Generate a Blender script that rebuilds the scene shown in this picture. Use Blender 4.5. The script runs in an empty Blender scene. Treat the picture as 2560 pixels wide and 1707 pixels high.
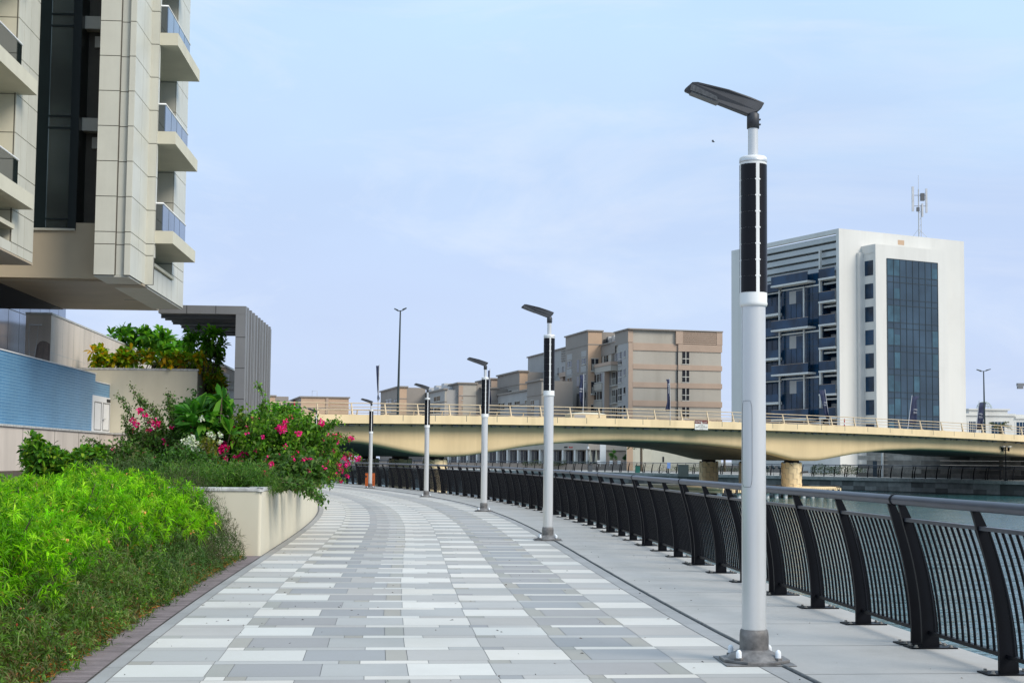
import bpy, bmesh, math, random
import numpy as np
from mathutils import Matrix, Vector
R = math.radians
PI = math.pi
random.seed(7)
rng = np.random.default_rng(11)
C = bpy.context.scene.collection
scene = bpy.context.scene

# ------------------------------------------------------------------ camera
F, EYE, PX, PY = 3568., 1.55, 1280., 902.       # focal length and principal point in photo pixels
PITCH, ROLL = math.atan(.0686), R(.55)
cd = bpy.data.cameras.new('camera')
cam = bpy.data.objects.new('camera', cd); C.objects.link(cam)
cd.sensor_width = 36.; cd.lens = 36. * F / 2560.
cd.shift_y = (PY - 853.5) / 2560.
cd.clip_start = .1; cd.clip_end = 6000.
cam.matrix_world = Matrix.Translation((0, 0, EYE)) @ Matrix.Rotation(PI/2 + PITCH, 4, 'X') @ Matrix.Rotation(ROLL, 4, 'Z')
scene.camera = cam

def ray(x, y):
    a, b, c = (x-PX)/F, -(y-PY)/F, -1.
    a, b = a*math.cos(ROLL)-b*math.sin(ROLL), a*math.sin(ROLL)+b*math.cos(ROLL)
    t = PI/2 + PITCH
    return a, b*math.cos(t)-c*math.sin(t), b*math.sin(t)+c*math.cos(t)
def ground(x, y, z=0.):
    d = ray(x, y); k = (z-EYE)/d[2]; return Vector((d[0]*k, d[1]*k, z))
def at(x, y, Y):
    d = ray(x, y); k = Y/d[1]; return Vector((d[0]*k, Y, EYE+d[2]*k))

# ------------------------------------------------------------------ materials
MATS = {}
def nt(name):
    m = bpy.data.materials.new(name); m.use_nodes = True
    t = m.node_tree; b = t.nodes['Principled BSDF']; MATS[name] = m
    return m, t, b
def ramp(t, fac, stops):
    r = t.nodes.new('ShaderNodeValToRGB')
    e = r.color_ramp.elements
    e[0].position, e[0].color = stops[0][0], (*stops[0][1], 1)
    e[1].position, e[1].color = stops[-1][0], (*stops[-1][1], 1)
    for p, c in stops[1:-1]:
        n = e.new(p); n.color = (*c, 1)
    t.links.new(fac, r.inputs[0]); return r.outputs[0]
def noise(t, scale, detail=4, rough=.55, coord='Object', stretch=None, lo=None):
    tc = t.nodes.new('ShaderNodeTexCoord'); n = t.nodes.new('ShaderNodeTexNoise')
    n.inputs['Scale'].default_value = scale; n.inputs['Detail'].default_value = detail; n.inputs['Roughness'].default_value = rough
    src = tc.outputs[coord]
    if stretch:
        mp = t.nodes.new('ShaderNodeMapping'); mp.inputs['Scale'].default_value = stretch
        t.links.new(src, mp.inputs[0]); src = mp.outputs[0]
    t.links.new(src, n.inputs['Vector']); return n.outputs['Fac']
def mixc(t, fac, a, b, mode='MIX'):
    m = t.nodes.new('ShaderNodeMix'); m.data_type = 'RGBA'; m.blend_type = mode
    for s, v in ((0, fac), (6, a), (7, b)):
        if hasattr(v, 'is_output'): t.links.new(v, m.inputs[s])
        else: m.inputs[s].default_value = v if s == 0 else (*v, 1)
    return m.outputs[2]
def bump(t, b, fac, strength, dist=.02):
    n = t.nodes.new('ShaderNodeBump'); n.inputs['Strength'].default_value = strength; n.inputs['Distance'].default_value = dist
    t.links.new(fac, n.inputs['Height']); t.links.new(n.outputs[0], b.inputs['Normal'])
def plain(name, col, rough=.6, metal=0., var=.10, scale=1.5, stretch=None, bmp=0., spec=.5, bscale=60, streak=0., sscale=1.6):
    """surface with soft wear: the base colour varied by two noises"""
    m, t, b = nt(name)
    f = noise(t, scale, 6, .6, stretch=stretch)
    dark = tuple(c*(1-var*1.6) for c in col); lite = tuple(min(1, c*(1+var)) for c in col)
    c = ramp(t, f, [(.3, dark), (.7, lite)])
    if streak:      # rain streaks and grime patches
        c = mixc(t, 1., c, ramp(t, noise(t, sscale, 5, .65, stretch=(1, 1, .07)), [(.46, (1., 1., 1.)), (.72, (1-streak, 1-streak*1.04, 1-streak*1.12))]), 'MULTIPLY')
        c = mixc(t, 1., c, ramp(t, noise(t, sscale*.35, 6, .7), [(.5, (1., 1., 1.)), (.75, (1-streak*.6,)*3)]), 'MULTIPLY')
    t.links.new(c, b.inputs['Base Color'])
    b.inputs['Roughness'].default_value = rough; b.inputs['Metallic'].default_value = metal
    b.inputs['Specular IOR Level'].default_value = spec
    if bmp: bump(t, b, noise(t, bscale, 3), bmp, .004)
    return m
def attr_mat(name, rough=.7, mult=.25, scale=3., bmp=.0, trans=0., spec=.3, fine=0., stain=0.):
    """colour from the mesh attribute Col (each leaf, slab or panel has its own), varied by noise"""
    m, t, b = nt(name)
    a = t.nodes.new('ShaderNodeAttribute'); a.attribute_name = 'Col'
    f = noise(t, scale, 6, .65)
    g = ramp(t, f, [(.3, (1-mult,)*3), (.7, (1+mult*.3,)*3)])
    c = mixc(t, 1., a.outputs['Color'], g, 'MULTIPLY')
    if stain: c = mixc(t, 1., c, ramp(t, noise(t, .55, 8, .72), [(.48, (1., 1., 1.)), (.66, (1-stain, 1-stain, 1-stain*1.1))]), 'MULTIPLY')
    if fine:
        f2 = noise(t, 130, 2, .6)
        c = mixc(t, 1., c, ramp(t, f2, [(.35, (1-fine,)*3), (.62, (1.0,)*3)]), 'MULTIPLY')
    t.links.new(c, b.inputs['Base Color'])
    b.inputs['Roughness'].default_value = rough; b.inputs['Specular IOR Level'].default_value = spec
    if bmp: bump(t, b, noise(t, 90, 3), bmp, .003)
    if trans:
        tr = t.nodes.new('ShaderNodeBsdfTranslucent'); mx = t.nodes.new('ShaderNodeMixShader'); mx.inputs[0].default_value = trans
        c2 = mixc(t, 1., c, (1.15, 1.45, .5), 'MULTIPLY')
        t.links.new(c2, tr.inputs[0]); t.links.new(b.outputs[0], mx.inputs[1]); t.links.new(tr.outputs[0], mx.inputs[2])
        t.links.new(mx.outputs[0], t.nodes['Material Output'].inputs[0])
    return m
def glass_mat(name, col, rough=.04, metal=.0, spec=1., ior=1.6, var=.3, scale=.25):
    m, t, b = nt(name)
    f = noise(t, scale, 2)
    t.links.new(ramp(t, f, [(.35, tuple(c*(1-var) for c in col)), (.65, tuple(c*(1+var) for c in col))]), b.inputs['Base Color'])
    b.inputs['Roughness'].default_value = rough; b.inputs['Metallic'].default_value = metal
    b.inputs['IOR'].default_value = ior; b.inputs['Specular IOR Level'].default_value = spec
    return m

M_pave = attr_mat('paver_stone', .75, .10, 1.1, .25, spec=.22, fine=.06, stain=.13)
M_joint = plain('joint_sand', (.24, .24, .235), .9)
M_conc = attr_mat('pale_concrete', .78, .12, .9, .2, spec=.22, fine=.07, stain=.15)
M_rubber = plain('dark_sealant', (.15, .15, .15), .8, var=.25, scale=12)
M_brick = attr_mat('mauve_brick', .85, .25, 8, .4, spec=.2, fine=.2)
M_soil = attr_mat('soil', .95, .5, 20, .9)
M_black = plain('black_paint', (.0028, .0034, .0058), .45, var=.2, scale=4, spec=.16)
M_rail = plain('dark_grey_tube', (.058, .064, .085), .36, metal=.3, var=.12, scale=3)
M_alu = plain('brushed_aluminium', (.64, .64, .635), .24, metal=.32, var=.03, scale=3, stretch=(1, 1, .1))
M_alu2 = plain('pole_cap_silver', (.62, .63, .64), .4, metal=.6, var=.05)
M_white = plain('white_paint', (.80, .80, .79), .5, var=.04)
M_solar = plain('solar_cell', (.006, .0055, .008), .3, var=.25, scale=3, spec=.22)
M_head = plain('charcoal_cast_metal', (.050, .052, .060), .5, metal=.2, var=.15, scale=6)
M_lens = plain('lamp_lens', (.08, .083, .088), .35, var=.4, scale=60)
M_sleeve = plain('weathered_grey_sleeve', (.19, .18, .175), .6, metal=.3, var=.35, scale=9, bmp=.2)
M_base = plain('cast_base', (.22, .21, .205), .6, metal=.3, var=.3, scale=14)
M_cap = plain('white_plastic_cap', (.85, .87, .90), .4, var=.03)
M_bolt = plain('dull_bolt', (.33, .31, .28), .6, metal=.5, var=.3, scale=30)
M_wcream = plain('cream_render', (.62, .575, .455), .85, var=.05, scale=.8, bmp=.15, stretch=(1, 1, .5), streak=.05)
M_coping = plain('grey_stone_coping', (.50, .50, .485), .8, var=.25, scale=9, bmp=.2)
M_panel = plain('cream_cladding_panel', (.60, .585, .505), .42, var=.05, scale=.5, spec=.6, streak=.07)
M_gap = plain('panel_joint', (.12, .11, .09), .8)
M_render = plain('ochre_render', (.60, .49, .34), .85, var=.05, scale=.5)
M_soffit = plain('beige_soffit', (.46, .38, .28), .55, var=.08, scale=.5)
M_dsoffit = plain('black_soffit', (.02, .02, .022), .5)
M_slab = plain('balcony_cream', (.60, .565, .45), .8, var=.05, scale=1.)
M_dglass = glass_mat('dark_glass', (.010, .018, .018), .03, spec=1., ior=1.7)
M_tglass = glass_mat('teal_reflecting_glass', (.50, .60, .58), .03, metal=.9, spec=1., var=.35)
M_bglass = glass_mat('balustrade_glass', (.16, .20, .27), .05, metal=.7)
M_mull = plain('dark_frame', (.012, .02, .02), .35)
M_frost = plain('pale_bluish_panel', (.55, .55, .56), .5)
M_gmetal = plain('grey_metal_cladding', (.235, .235, .24), .45, metal=.25, var=.06, scale=.6)
M_gmetal2 = plain('dark_grey_slat', (.12, .12, .125), .5, metal=.25, var=.06)
M_stone = plain('beige_stone_wall', (.62, .55, .485), .8, var=.09, scale=.8, stretch=(1, 1, .25), bmp=.15, streak=.14)
M_wet = plain('wet_stone_stain', (.22, .165, .13), .3, var=.4, scale=3, stretch=(1, 1, .3))
M_fall = plain('falling_water', (.62, .66, .70), .15, var=.3, scale=6, stretch=(3, 3, .3))
M_hedge = attr_mat('leaf', .5, .25, 2., trans=.34, spec=.18)
M_lime = attr_mat('lime_leaf', .5, .18, 2., trans=.48, spec=.16)
M_petal = attr_mat('petal', .6, .12, 6., trans=.2, spec=.1)
M_bark = plain('bark', (.12, .09, .06), .9, var=.4, scale=20)
M_yel = plain('yellow_bridge_paint', (.82, .64, .385), .7, var=.06, scale=.4, stretch=(1, 1, .6), streak=.14, sscale=.9)
M_yel2 = plain('ochre_bridge_girder', (.71, .54, .31), .7, var=.07, scale=.35, stretch=(1, 1, .35), streak=.16, sscale=.5)
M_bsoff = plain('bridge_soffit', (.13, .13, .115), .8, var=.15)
M_yrail = plain('yellow_rail_paint', (.64, .50, .33), .6, var=.10, scale=2)
M_road = plain('asphalt', (.06, .06, .06), .9)
M_bear = plain('dark_bearing', (.035, .028, .025), .7, var=.4, scale=8)
M_quay = attr_mat('quay_stone', .85, .35, 1.2, .3, spec=.2)
M_qcop = plain('quay_coping', (.34, .335, .31), .85, var=.18, scale=1.5)
M_sand = plain('far_paving', (.42, .40, .37), .9, var=.15, scale=.1)
M_wbld = plain('white_building_render', (.66, .65, .615), .8, var=.04, scale=.12, stretch=(1, 1, .3), streak=.10, sscale=.35)
M_wband = plain('pale_grey_louvre', (.50, .52, .52), .7, var=.05, scale=.3)
M_nglass = glass_mat('navy_glass', (.009, .034, .072), .10, spec=.3, ior=1.5, var=.5, scale=.3)
M_nglass2 = glass_mat('blue_curtain_glass', (.030, .058, .090), .06, spec=.55, ior=1.5, var=.25, scale=.2)
M_nglass3 = glass_mat('lighter_blue_glass', (.035, .085, .12), .06, spec=.55, ior=1.5, var=.3, scale=.5)
M_nline = plain('dark_mullion', (.014, .03, .042), .4)
M_dark = plain('dark_interior', (.018, .018, .02), .7)
M_bei = plain('beige_render', (.43, .39, .335), .9, var=.05, scale=.15, streak=.12, sscale=.3)
M_tan = plain('tan_render', (.44, .325, .25), .9, var=.08, scale=.15)
M_tan2 = plain('orange_tan_render', (.52, .36, .245), .9, var=.07, scale=.15)
M_mush = plain('mushroom_render', (.28, .245, .215), .9, var=.06, scale=.15)
M_grend = plain('grey_beige_render', (.37, .355, .34), .9, var=.06, scale=.15)
M_wing = glass_mat('apartment_window', (.02, .02, .024), .1, spec=.4, ior=1.45)
M_wfr = plain('window_frame_pale', (.52, .50, .45), .7)
M_acu = plain('roof_unit_metal', (.5, .5, .5), .5, metal=.3)
M_navy = plain('navy_flag_cloth', (.035, .045, .10), .8, var=.25, scale=2)
M_fpole = plain('pale_pole', (.55, .56, .58), .4)
M_dpole = plain('dark_green_pole', (.035, .05, .05), .5)
M_sgw = plain('sign_white', (.72, .72, .68), .6)
M_sgr = plain('sign_maroon', (.13, .02, .015), .6)
M_ink = plain('sign_ink', (.03, .03, .03), .7)
M_orange = plain('orange_bin_slats', (.62, .13, .02), .6, var=.15, scale=8)
M_green = plain('green_bin', (.01, .12, .09), .6)
M_cloth = plain('parasol_cloth', (.30, .30, .25), .9)
M_red = plain('red_plastic', (.55, .03, .03), .5)
M_doorw = plain('white_door', (.78, .79, .80), .5, var=.03)
M_dome = plain('dome_ribs', (.40, .45, .42), .6)
M_blueb = plain('blue_sign', (.18, .30, .62), .6)

def mosaic():
    m, t, b = nt('blue_mosaic')
    tc = t.nodes.new('ShaderNodeTexCoord'); mp = t.nodes.new('ShaderNodeMapping')
    mp.inputs['Rotation'].default_value = (0, R(90), 0)
    sp = t.nodes.new('ShaderNodeSeparateXYZ'); cb = t.nodes.new('ShaderNodeCombineXYZ')
    t.links.new(tc.outputs['Object'], sp.inputs[0]); t.links.new(sp.outputs['Y'], cb.inputs['X']); t.links.new(sp.outputs['Z'], cb.inputs['Y'])
    br = t.nodes.new('ShaderNodeTexBrick'); t.links.new(cb.outputs[0], br.inputs['Vector'])
    br.inputs['Scale'].default_value = 1.; br.inputs['Brick Width'].default_value = .75; br.inputs['Row Height'].default_value = .10
    br.inputs['Mortar Size'].default_value = .010; br.inputs['Mortar Smooth'].default_value = .5
    br.inputs['Color1'].default_value = (.075, .235, .43, 1); br.inputs['Color2'].default_value = (.095, .27, .47, 1)
    br.inputs['Mortar'].default_value = (.30, .50, .64, 1)
    f = noise(t, .6, 5); c = mixc(t, 1., br.outputs['Color'], ramp(t, f, [(.3, (.86,)*3), (.7, (1.06,)*3)]), 'MULTIPLY')
    t.links.new(c, b.inputs['Base Color']); b.inputs['Roughness'].default_value = .35
    return m
M_mosaic = mosaic()
def water_mat():
    m, t, b = nt('canal_water')
    b.inputs['Base Color'].default_value = (.035, .125, .135, 1)
    b.inputs['Roughness'].default_value = .07; b.inputs['IOR'].default_value = 1.40; b.inputs['Specular IOR Level'].default_value = .9
    f1 = noise(t, 2.6, 3, .6, stretch=(.8, 1.8, 1)); f2 = noise(t, .55, 2, .5, stretch=(.7, 1.6, 1))
    ad = t.nodes.new('ShaderNodeMath'); ad.operation = 'MULTIPLY_ADD'; ad.inputs[1].default_value = .45
    t.links.new(f1, ad.inputs[0]); t.links.new(f2, ad.inputs[2])
    bump(t, b, ad.outputs[0], 1., .11)
    return m
M_water = water_mat()

# ------------------------------------------------------------------ mesh helpers
class MB:
    def __init__(s): s.v = []; s.f = []; s.m = []; s.c = []; s.M = Matrix(); s.col = (1, 1, 1); s.mi = 0; s.sm = []
    def add(s, vs, fs, smooth=False, mi=None):
        n = len(s.v); s.v += [tuple(s.M @ Vector(p)) for p in vs]
        for f in fs: s.f.append([i+n for i in f]); s.c.append(s.col); s.m.append(s.mi if mi is None else mi); s.sm.append(smooth)
        return s
    def box(s, x0, x1, y0, y1, z0, z1, mi=None):
        if x0 > x1: x0, x1 = x1, x0
        if y0 > y1: y0, y1 = y1, y0
        if z0 > z1: z0, z1 = z1, z0
        v = [(x, y, z) for z in (z0, z1) for y in (y0, y1) for x in (x0, x1)]
        return s.add(v, [(0,2,3,1), (4,5,7,6), (0,1,5,4), (2,6,7,3), (0,4,6,2), (1,3,7,5)], mi=mi)
    def prism(s, poly, z0, z1, mi=None):
        n = len(poly)
        a = sum(poly[i][0]*poly[(i+1) % n][1]-poly[(i+1) % n][0]*poly[i][1] for i in range(n))
        if a < 0: poly = poly[::-1]
        v = [(x, y, z0) for x, y in poly]+[(x, y, z1) for x, y in poly]
        return s.add(v, [tuple(range(n))[::-1], tuple(range(n, 2*n))]+[(i, (i+1) % n, n+(i+1) % n, n+i) for i in range(n)], mi=mi)
    def tube(s, pts, r, n=8, caps=True, mi=None):
        pts = [Vector(p) for p in pts]; rs = r if isinstance(r, (list, tuple)) else [r]*len(pts)
        vs = []; up = Vector((0, 0, 1))
        for i, p in enumerate(pts):
            d = (pts[min(i+1, len(pts)-1)]-pts[max(i-1, 0)]).normalized()
            a = d.cross(up) if abs(d.z) < .95 else d.cross(Vector((1, 0, 0)))
            a.normalize(); b = a.cross(d)
            for k in range(n):
                an = 2*PI*k/n; vs.append(p+(a*math.cos(an)+b*math.sin(an))*rs[i])
        fs = [(i*n+k, i*n+(k+1) % n, (i+1)*n+(k+1) % n, (i+1)*n+k) for i in range(len(pts)-1) for k in range(n)]
        s.add(vs, fs, True, mi=mi)
        if caps:
            m = len(pts)-1
            s.add(vs[:n], [tuple(range(n))[::-1]], mi=mi); s.add(vs[m*n:], [tuple(range(n))], mi=mi)
        return s
    def cyl(s, x, y, z0, z1, r, r2=None, n=24, mi=None):
        return s.tube([(x, y, z0), (x, y, z1)], [r, r if r2 is None else r2], n, mi=mi)
    def lathe(s, prof, n=32, mi=None, x=0, y=0):
        vs = [(x+r*math.cos(2*PI*k/n), y+r*math.sin(2*PI*k/n), z) for r, z in prof for k in range(n)]
        fs = [(i*n+k, i*n+(k+1) % n, (i+1)*n+(k+1) % n, (i+1)*n+k) for i in range(len(prof)-1) for k in range(n)]
        return s.add(vs, fs, True, mi=mi)
    def build(s, name, mats, parent=None, auto=False):
        me = bpy.data.meshes.new(name); me.from_pydata(s.v, [], s.f); me.update()
        if not isinstance(mats, (list, tuple)): mats = [mats]
        for m in mats: me.materials.append(m)
        me.polygons.foreach_set('material_index', s.m)
        me.polygons.foreach_set('use_smooth', s.sm)
        a = me.attributes.new('Col', 'FLOAT_COLOR', 'CORNER')
        lc = []
        for f, c in zip(s.f, s.c): lc += [c[0], c[1], c[2], 1.]*len(f)
        a.data.foreach_set('color', lc)
        o = bpy.data.objects.new(name, me); C.objects.link(o)
        if parent: o.parent = parent
        return o
def bevel(o, w=.01, seg=2):
    m = o.modifiers.new('bevel', 'BEVEL'); m.width = w; m.segments = seg; m.limit_method = 'ANGLE'; m.angle_limit = R(50); return o
def tag(o, label=None, cat=None, group=None, kind=None):
    for k, v in (('label', label), ('category', cat), ('group', group), ('kind', kind)):
        if v: o[k] = v
    return o
def thing(name, label, cat, loc=(0, 0, 0), rz=0., group=None):
    o = bpy.data.objects.new(name, None); C.objects.link(o)
    o.location = loc; o.rotation_euler = (0, 0, rz); o.empty_display_size = .2
    return tag(o, label, cat, group)
def copy_tree(o, parent=None, skip=()):
    c = o.copy(); C.objects.link(c)
    if parent: c.parent = parent
    for ch in list(o.children):
        if ch.name.split('.')[0] not in skip: copy_tree(ch, c)
    return c
def leafmesh(name, P, D, L, W, col, mat, parent=None, N=None, droop=.18, big=False):
    """many leaves as one mesh: P base points, D directions, L lengths, W widths, col colours"""
    n = len(P); D = D/np.linalg.norm(D, axis=1)[:, None]
    if N is None: N = rng.normal(size=(n, 3))*.5+np.array([0, 0, 1.])
    S = np.cross(D, N); S /= np.linalg.norm(S, axis=1)[:, None]+1e-9
    U = np.cross(S, D); L = L[:, None]; W = W[:, None]
    tip = P+D*L; tip[:, 2] -= (droop*L[:, 0])
    if big:
        m1 = P+D*L*.35+U*L*.05; m2 = P+D*L*.72+U*L*.04; m2[:, 2] -= droop*.4*L[:, 0]
        k1, k2 = .38, .5
        V = np.stack([P, m1-S*W*k1+U*W*.12, m1, m1+S*W*k1+U*W*.12, m2-S*W*k2+U*W*.12, m2, m2+S*W*k2+U*W*.12, tip], 1).reshape(-1, 3)
        loops = np.array([0,2,1, 0,3,2, 1,2,5,4, 2,3,6,5, 4,5,7, 5,6,7]); sizes = [3, 3, 4, 4, 3, 3]; nv = 8
    else:
        mid = P+D*L*.45+U*L*.06
        V = np.stack([P, mid-S*W*.5, tip, mid+S*W*.5], 1).reshape(-1, 3)
        loops = np.array([0, 3, 2, 1]); sizes = [4]; nv = 4
    me = bpy.data.meshes.new(name); nl = len(loops)
    me.vertices.add(len(V)); me.vertices.foreach_set('co', V.ravel())
    LI = (loops[None, :]+np.arange(n)[:, None]*nv).ravel()
    me.loops.add(len(LI)); me.loops.foreach_set('vertex_index', LI)
    st = np.cumsum([0]+sizes[:-1]); ST = (st[None, :]+np.arange(n)[:, None]*nl).ravel()
    me.polygons.add(len(ST)); me.polygons.foreach_set('loop_start', ST); me.polygons.foreach_set('loop_total', np.tile(sizes, n))
    me.update(calc_edges=True)
    a = me.attributes.new('Col', 'FLOAT_COLOR', 'CORNER')
    cc = np.ones((n, nl, 4)); cc[:, :, :3] = col[:, None, :]; a.data.foreach_set('color', cc.ravel())
    me.materials.append(mat)
    o = bpy.data.objects.new(name, me); C.objects.link(o)
    if parent: o.parent = parent
    return o
def pal(n, cols, w=None, jit=.18):
    cols = np.array(cols); i = rng.choice(len(cols), n, p=w)
    return np.clip(cols[i]*(1+rng.normal(size=(n, 1))*jit), .002, 1)
def V3(*a): return np.array(a, float)

# ------------------------------------------------------------------ the walkway curve
PC = [4.557313314195365e-07, -.00010552374789967279, .0058177819826198355, -.1900225449900692, 3.6054399196619156]
def cx(Y):
    if Y < 10: return np.polyval(PC, 10)+(Y-10)*(-.105)
    if Y > 88: return np.polyval(PC, 88)+(Y-88)*(-.40)-(Y-88)**2*.003
    return np.polyval(PC, Y)
_s = [0.]; _y = [-14.]; _x = [cx(-14)]
while _y[-1] < 150:
    y = _y[-1]+.25; x = cx(y); _s.append(_s[-1]+math.hypot(x-_x[-1], .25)); _y.append(y); _x.append(x)
def path(s, t=0.):
    """point of the walkway: s metres along it, t metres right of the groove"""
    y = np.interp(s, _s, _y); x = cx(y); d = (cx(y+.2)-cx(y-.2))/.4; l = math.hypot(d, 1)
    return Vector((x+t/l, y-t*d/l, 0.)), math.atan2(-d, 1.)     # heading: rotation of +Y towards -X
def s_of(Y): return float(np.interp(Y, _y, _s))
S0, S1 = s_of(3.), s_of(104.)

# --- paving
def strip(mb, s0, s1, t0, t1, z, h=.0, n=1):
    for i in range(n):
        a, b = s0+(s1-s0)*i/n, s0+(s1-s0)*(i+1)/n
        p = [path(a, t0)[0], path(a, t1)[0], path(b, t1)[0], path(b, t0)[0]]
        mb.add([(q.x, q.y, z) for q in p], [(0, 1, 2, 3)])
WHT, LG, DG, SG = (.68, .655, .61), (.475, .46, .44), (.37, .365, .365), (.40, .385, .35)
C5 = (-.78, -.2); C4 = (-1.58, -.78); C3 = (-2.22, -1.58); C2 = (-2.85, -2.22); C1 = (-4.29, -2.85); C0 = (-4.93, -4.29)
ROWS = {
 'A': [(C5, LG), ((-1.42, -.78), DG), ((-1.58, -1.42), SG), (C3, WHT), (C2, LG), ((-3.02, -2.85), SG), ((-3.65, -3.02), DG), ((-4.29, -3.65), WHT), (C0, LG)],
 'B': [(C5, WHT), ((-.95, -.78), SG), ((-1.58, -.95), DG), (C3, LG), (C2, WHT), ((-3.48, -2.85), LG), ((-4.13, -3.48), DG), ((-4.29, -4.13), SG), (C0, WHT)],
 'a': [(C5, LG), (C4, LG), ((-2.05, -1.58), LG), ((-2.22, -2.05), SG), ((-2.68, -2.22), LG), ((-3.2, -2.68), WHT), ((-3.36, -3.2), SG), ((-4.29, -3.36), LG), ((-4.75, -4.29), LG), (C0[:1]+(-4.75,), SG)],
 'b': [(C5, LG), ((-1.46, -.78), WHT), ((-1.58, -1.46), SG), ((-2.05, -1.58), LG), ((-2.22, -2.05), DG), ((-2.5, -2.22), LG), ((-3.18, -2.5), WHT), ((-4.0, -3.18), LG), ((-4.15, -4.0), SG), ((-4.29, -4.15), WHT), (C0, LG)]}
pm = MB(); s = S0; seq = [('B', .595), ('a', .17), ('A', .595), ('b', .17)]; k = 0
while s < S1:
    ty, h = seq[k % 4]; g = .0030; gl = .0022; dt = random.uniform(-.012, .012)
    for (t0, t1), c in ROWS[ty]:
        j = 1+random.uniform(-.055, .055); w = random.uniform(-.012, .012)
        pm.col = (c[0]*j+w, c[1]*j, c[2]*j-w*.6)
        strip(pm, s+g, s+h-g, t0+gl+(dt if t0 > -4.9 else 0), t1-gl+(dt if t1 < -.25 else 0), 0.)
    s += h; k += 1
tag(pm.build('walkway_paving', M_pave), kind='structure')
jb = MB()
for i in range(60): strip(jb, S0+(S1-S0)*i/60, S0+(S1-S0)*(i+1)/60, -5.05, 0.02, -.005)
tag(jb.build('walkway_bed', M_joint), kind='structure')
gm = MB(); s = S0
while s < S1:       # plain edging slabs on either side of the pavers
    for t0, t1, c in ((-.195, -.028, (.40, .395, .39)), (-5.05, -4.935, (.37, .365, .36))):
        j = 1+random.uniform(-.05, .05); gm.col = tuple(v*j for v in c); strip(gm, s+.004, s+.896, t0, t1, .001, n=2)
    s += .9
tag(gm.build('edging_slabs', M_conc), kind='structure')
rb = MB(); rs = []
for i in range(300):
    q = path(S0+(S1-S0)*i/299, 0.)[0]; rs.append((q.x+random.uniform(-.004, .004), q.y, .002))
rb.tube(rs, .015, 6); tag(rb.build('expansion_joint', M_rubber), kind='structure')
cm = MB(); s = S0-.4
while s < S1:
    j = 1+random.uniform(-.035, .035); cm.col = (.50*j, .48*j, .455*j)
    strip(cm, s+.005, s+1.592, .026, 1.80, .002, n=2); s += 1.6
tag(cm.build('quayside_slabs', M_conc), kind='structure')
QT = 1.80
qm = MB(); N = 90; e = [path(S0-8+(S1+20-S0+8)*i/N, QT)[0] for i in range(N+1)]
e2 = [path(S0-8+(S1+20-S0+8)*i/N, QT-.35)[0] for i in range(N+1)]
f0 = [path(S0-8+(S1+20-S0+8)*i/N, -5.2)[0] for i in range(N+1)]
for i in range(N):
    a, b = e[i], e[i+1]
    qm.col = (.3, .29, .27)
    qm.add([(a.x, a.y, .002), (b.x, b.y, .002), (b.x, b.y, -.25), (a.x, a.y, -.25)], [(0, 1, 2, 3)])
    c, d = e2[i], e2[i+1]
    qm.add([(a.x, a.y, -.25), (b.x, b.y, -.25), (d.x, d.y, -.25), (c.x, c.y, -.25)], [(0, 1, 2, 3)])
    qm.add([(c.x, c.y, -.25), (d.x, d.y, -.25), (d.x, d.y, -3), (c.x, c.y, -3)], [(0, 1, 2, 3)])
    p, q = f0[i], f0[i+1]      # bedding under the slabs
    qm.col = (.2, .2, .2); qm.add([(p.x, p.y, -.012), (a.x, a.y, -.012), (b.x, b.y, -.012), (q.x, q.y, -.012)], [(0, 1, 2, 3)])
tag(qm.build('quayside', M_quay), kind='structure')
# brick edging beside the bed
bm_ = MB(); s = S0
while s < s_of(22.6):
    j = random.uniform(.8, 1.15); bm_.col = (.275*j, .225*j, .225*j); strip(bm_, s+.004, s+.1, -5.33, -5.055, .012); s += .104
tag(bm_.build('brick_edging', M_brick), kind='structure')
# near land: one sheet left of the walk
lm = MB(); lm.col = (.26, .13, .06)
L = [path(S0-8+(S1+20-S0+8)*i/N, -5.19)[0] for i in range(N+1)]
for i in range(N):
    a, b = L[i], L[i+1]; lm.add([(-400, a.y, -.004), (a.x, a.y, -.004), (b.x, b.y, -.004), (-400, b.y, -.004)], [(0, 1, 2, 3)])
tag(lm.build('planting_soil', M_soil), kind='structure')
# dry leaf litter along the brick edging
n = 4200; ss = rng.uniform(s_of(7.5), s_of(22.5), n); tt = -5.33-np.abs(rng.normal(size=n))*.16+.03
P = np.array([list(path(a, b)[0]) for a, b in zip(ss, tt)]); P[:, 2] = .012+rng.uniform(0, .02, n)
D = rng.normal(size=(n, 3)); D[:, 2] *= .25
tag(leafmesh('leaf_litter', P, D, rng.uniform(.03, .08, n), rng.uniform(.008, .02, n), pal(n, [(.55, .17, .03), (.42, .20, .06), (.20, .09, .04), (.60, .28, .08)]), M_hedge), kind='stuff')
n = 260; ss = rng.uniform(s_of(8), s_of(34), n); tt = -4.9+rng.random(n)**1.4*6.2
P = np.array([list(path(a, b)[0]) for a, b in zip(ss, tt)]); P[:, 2] = .006
D = rng.normal(size=(n, 3)); D[:, 2] *= .15
tag(leafmesh('fallen_debris', P, D, rng.uniform(.012, .05, n), rng.uniform(.006, .014, n), pal(n, [(.05, .035, .03), (.12, .07, .05), (.03, .03, .03)]), M_hedge), kind='stuff')

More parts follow.
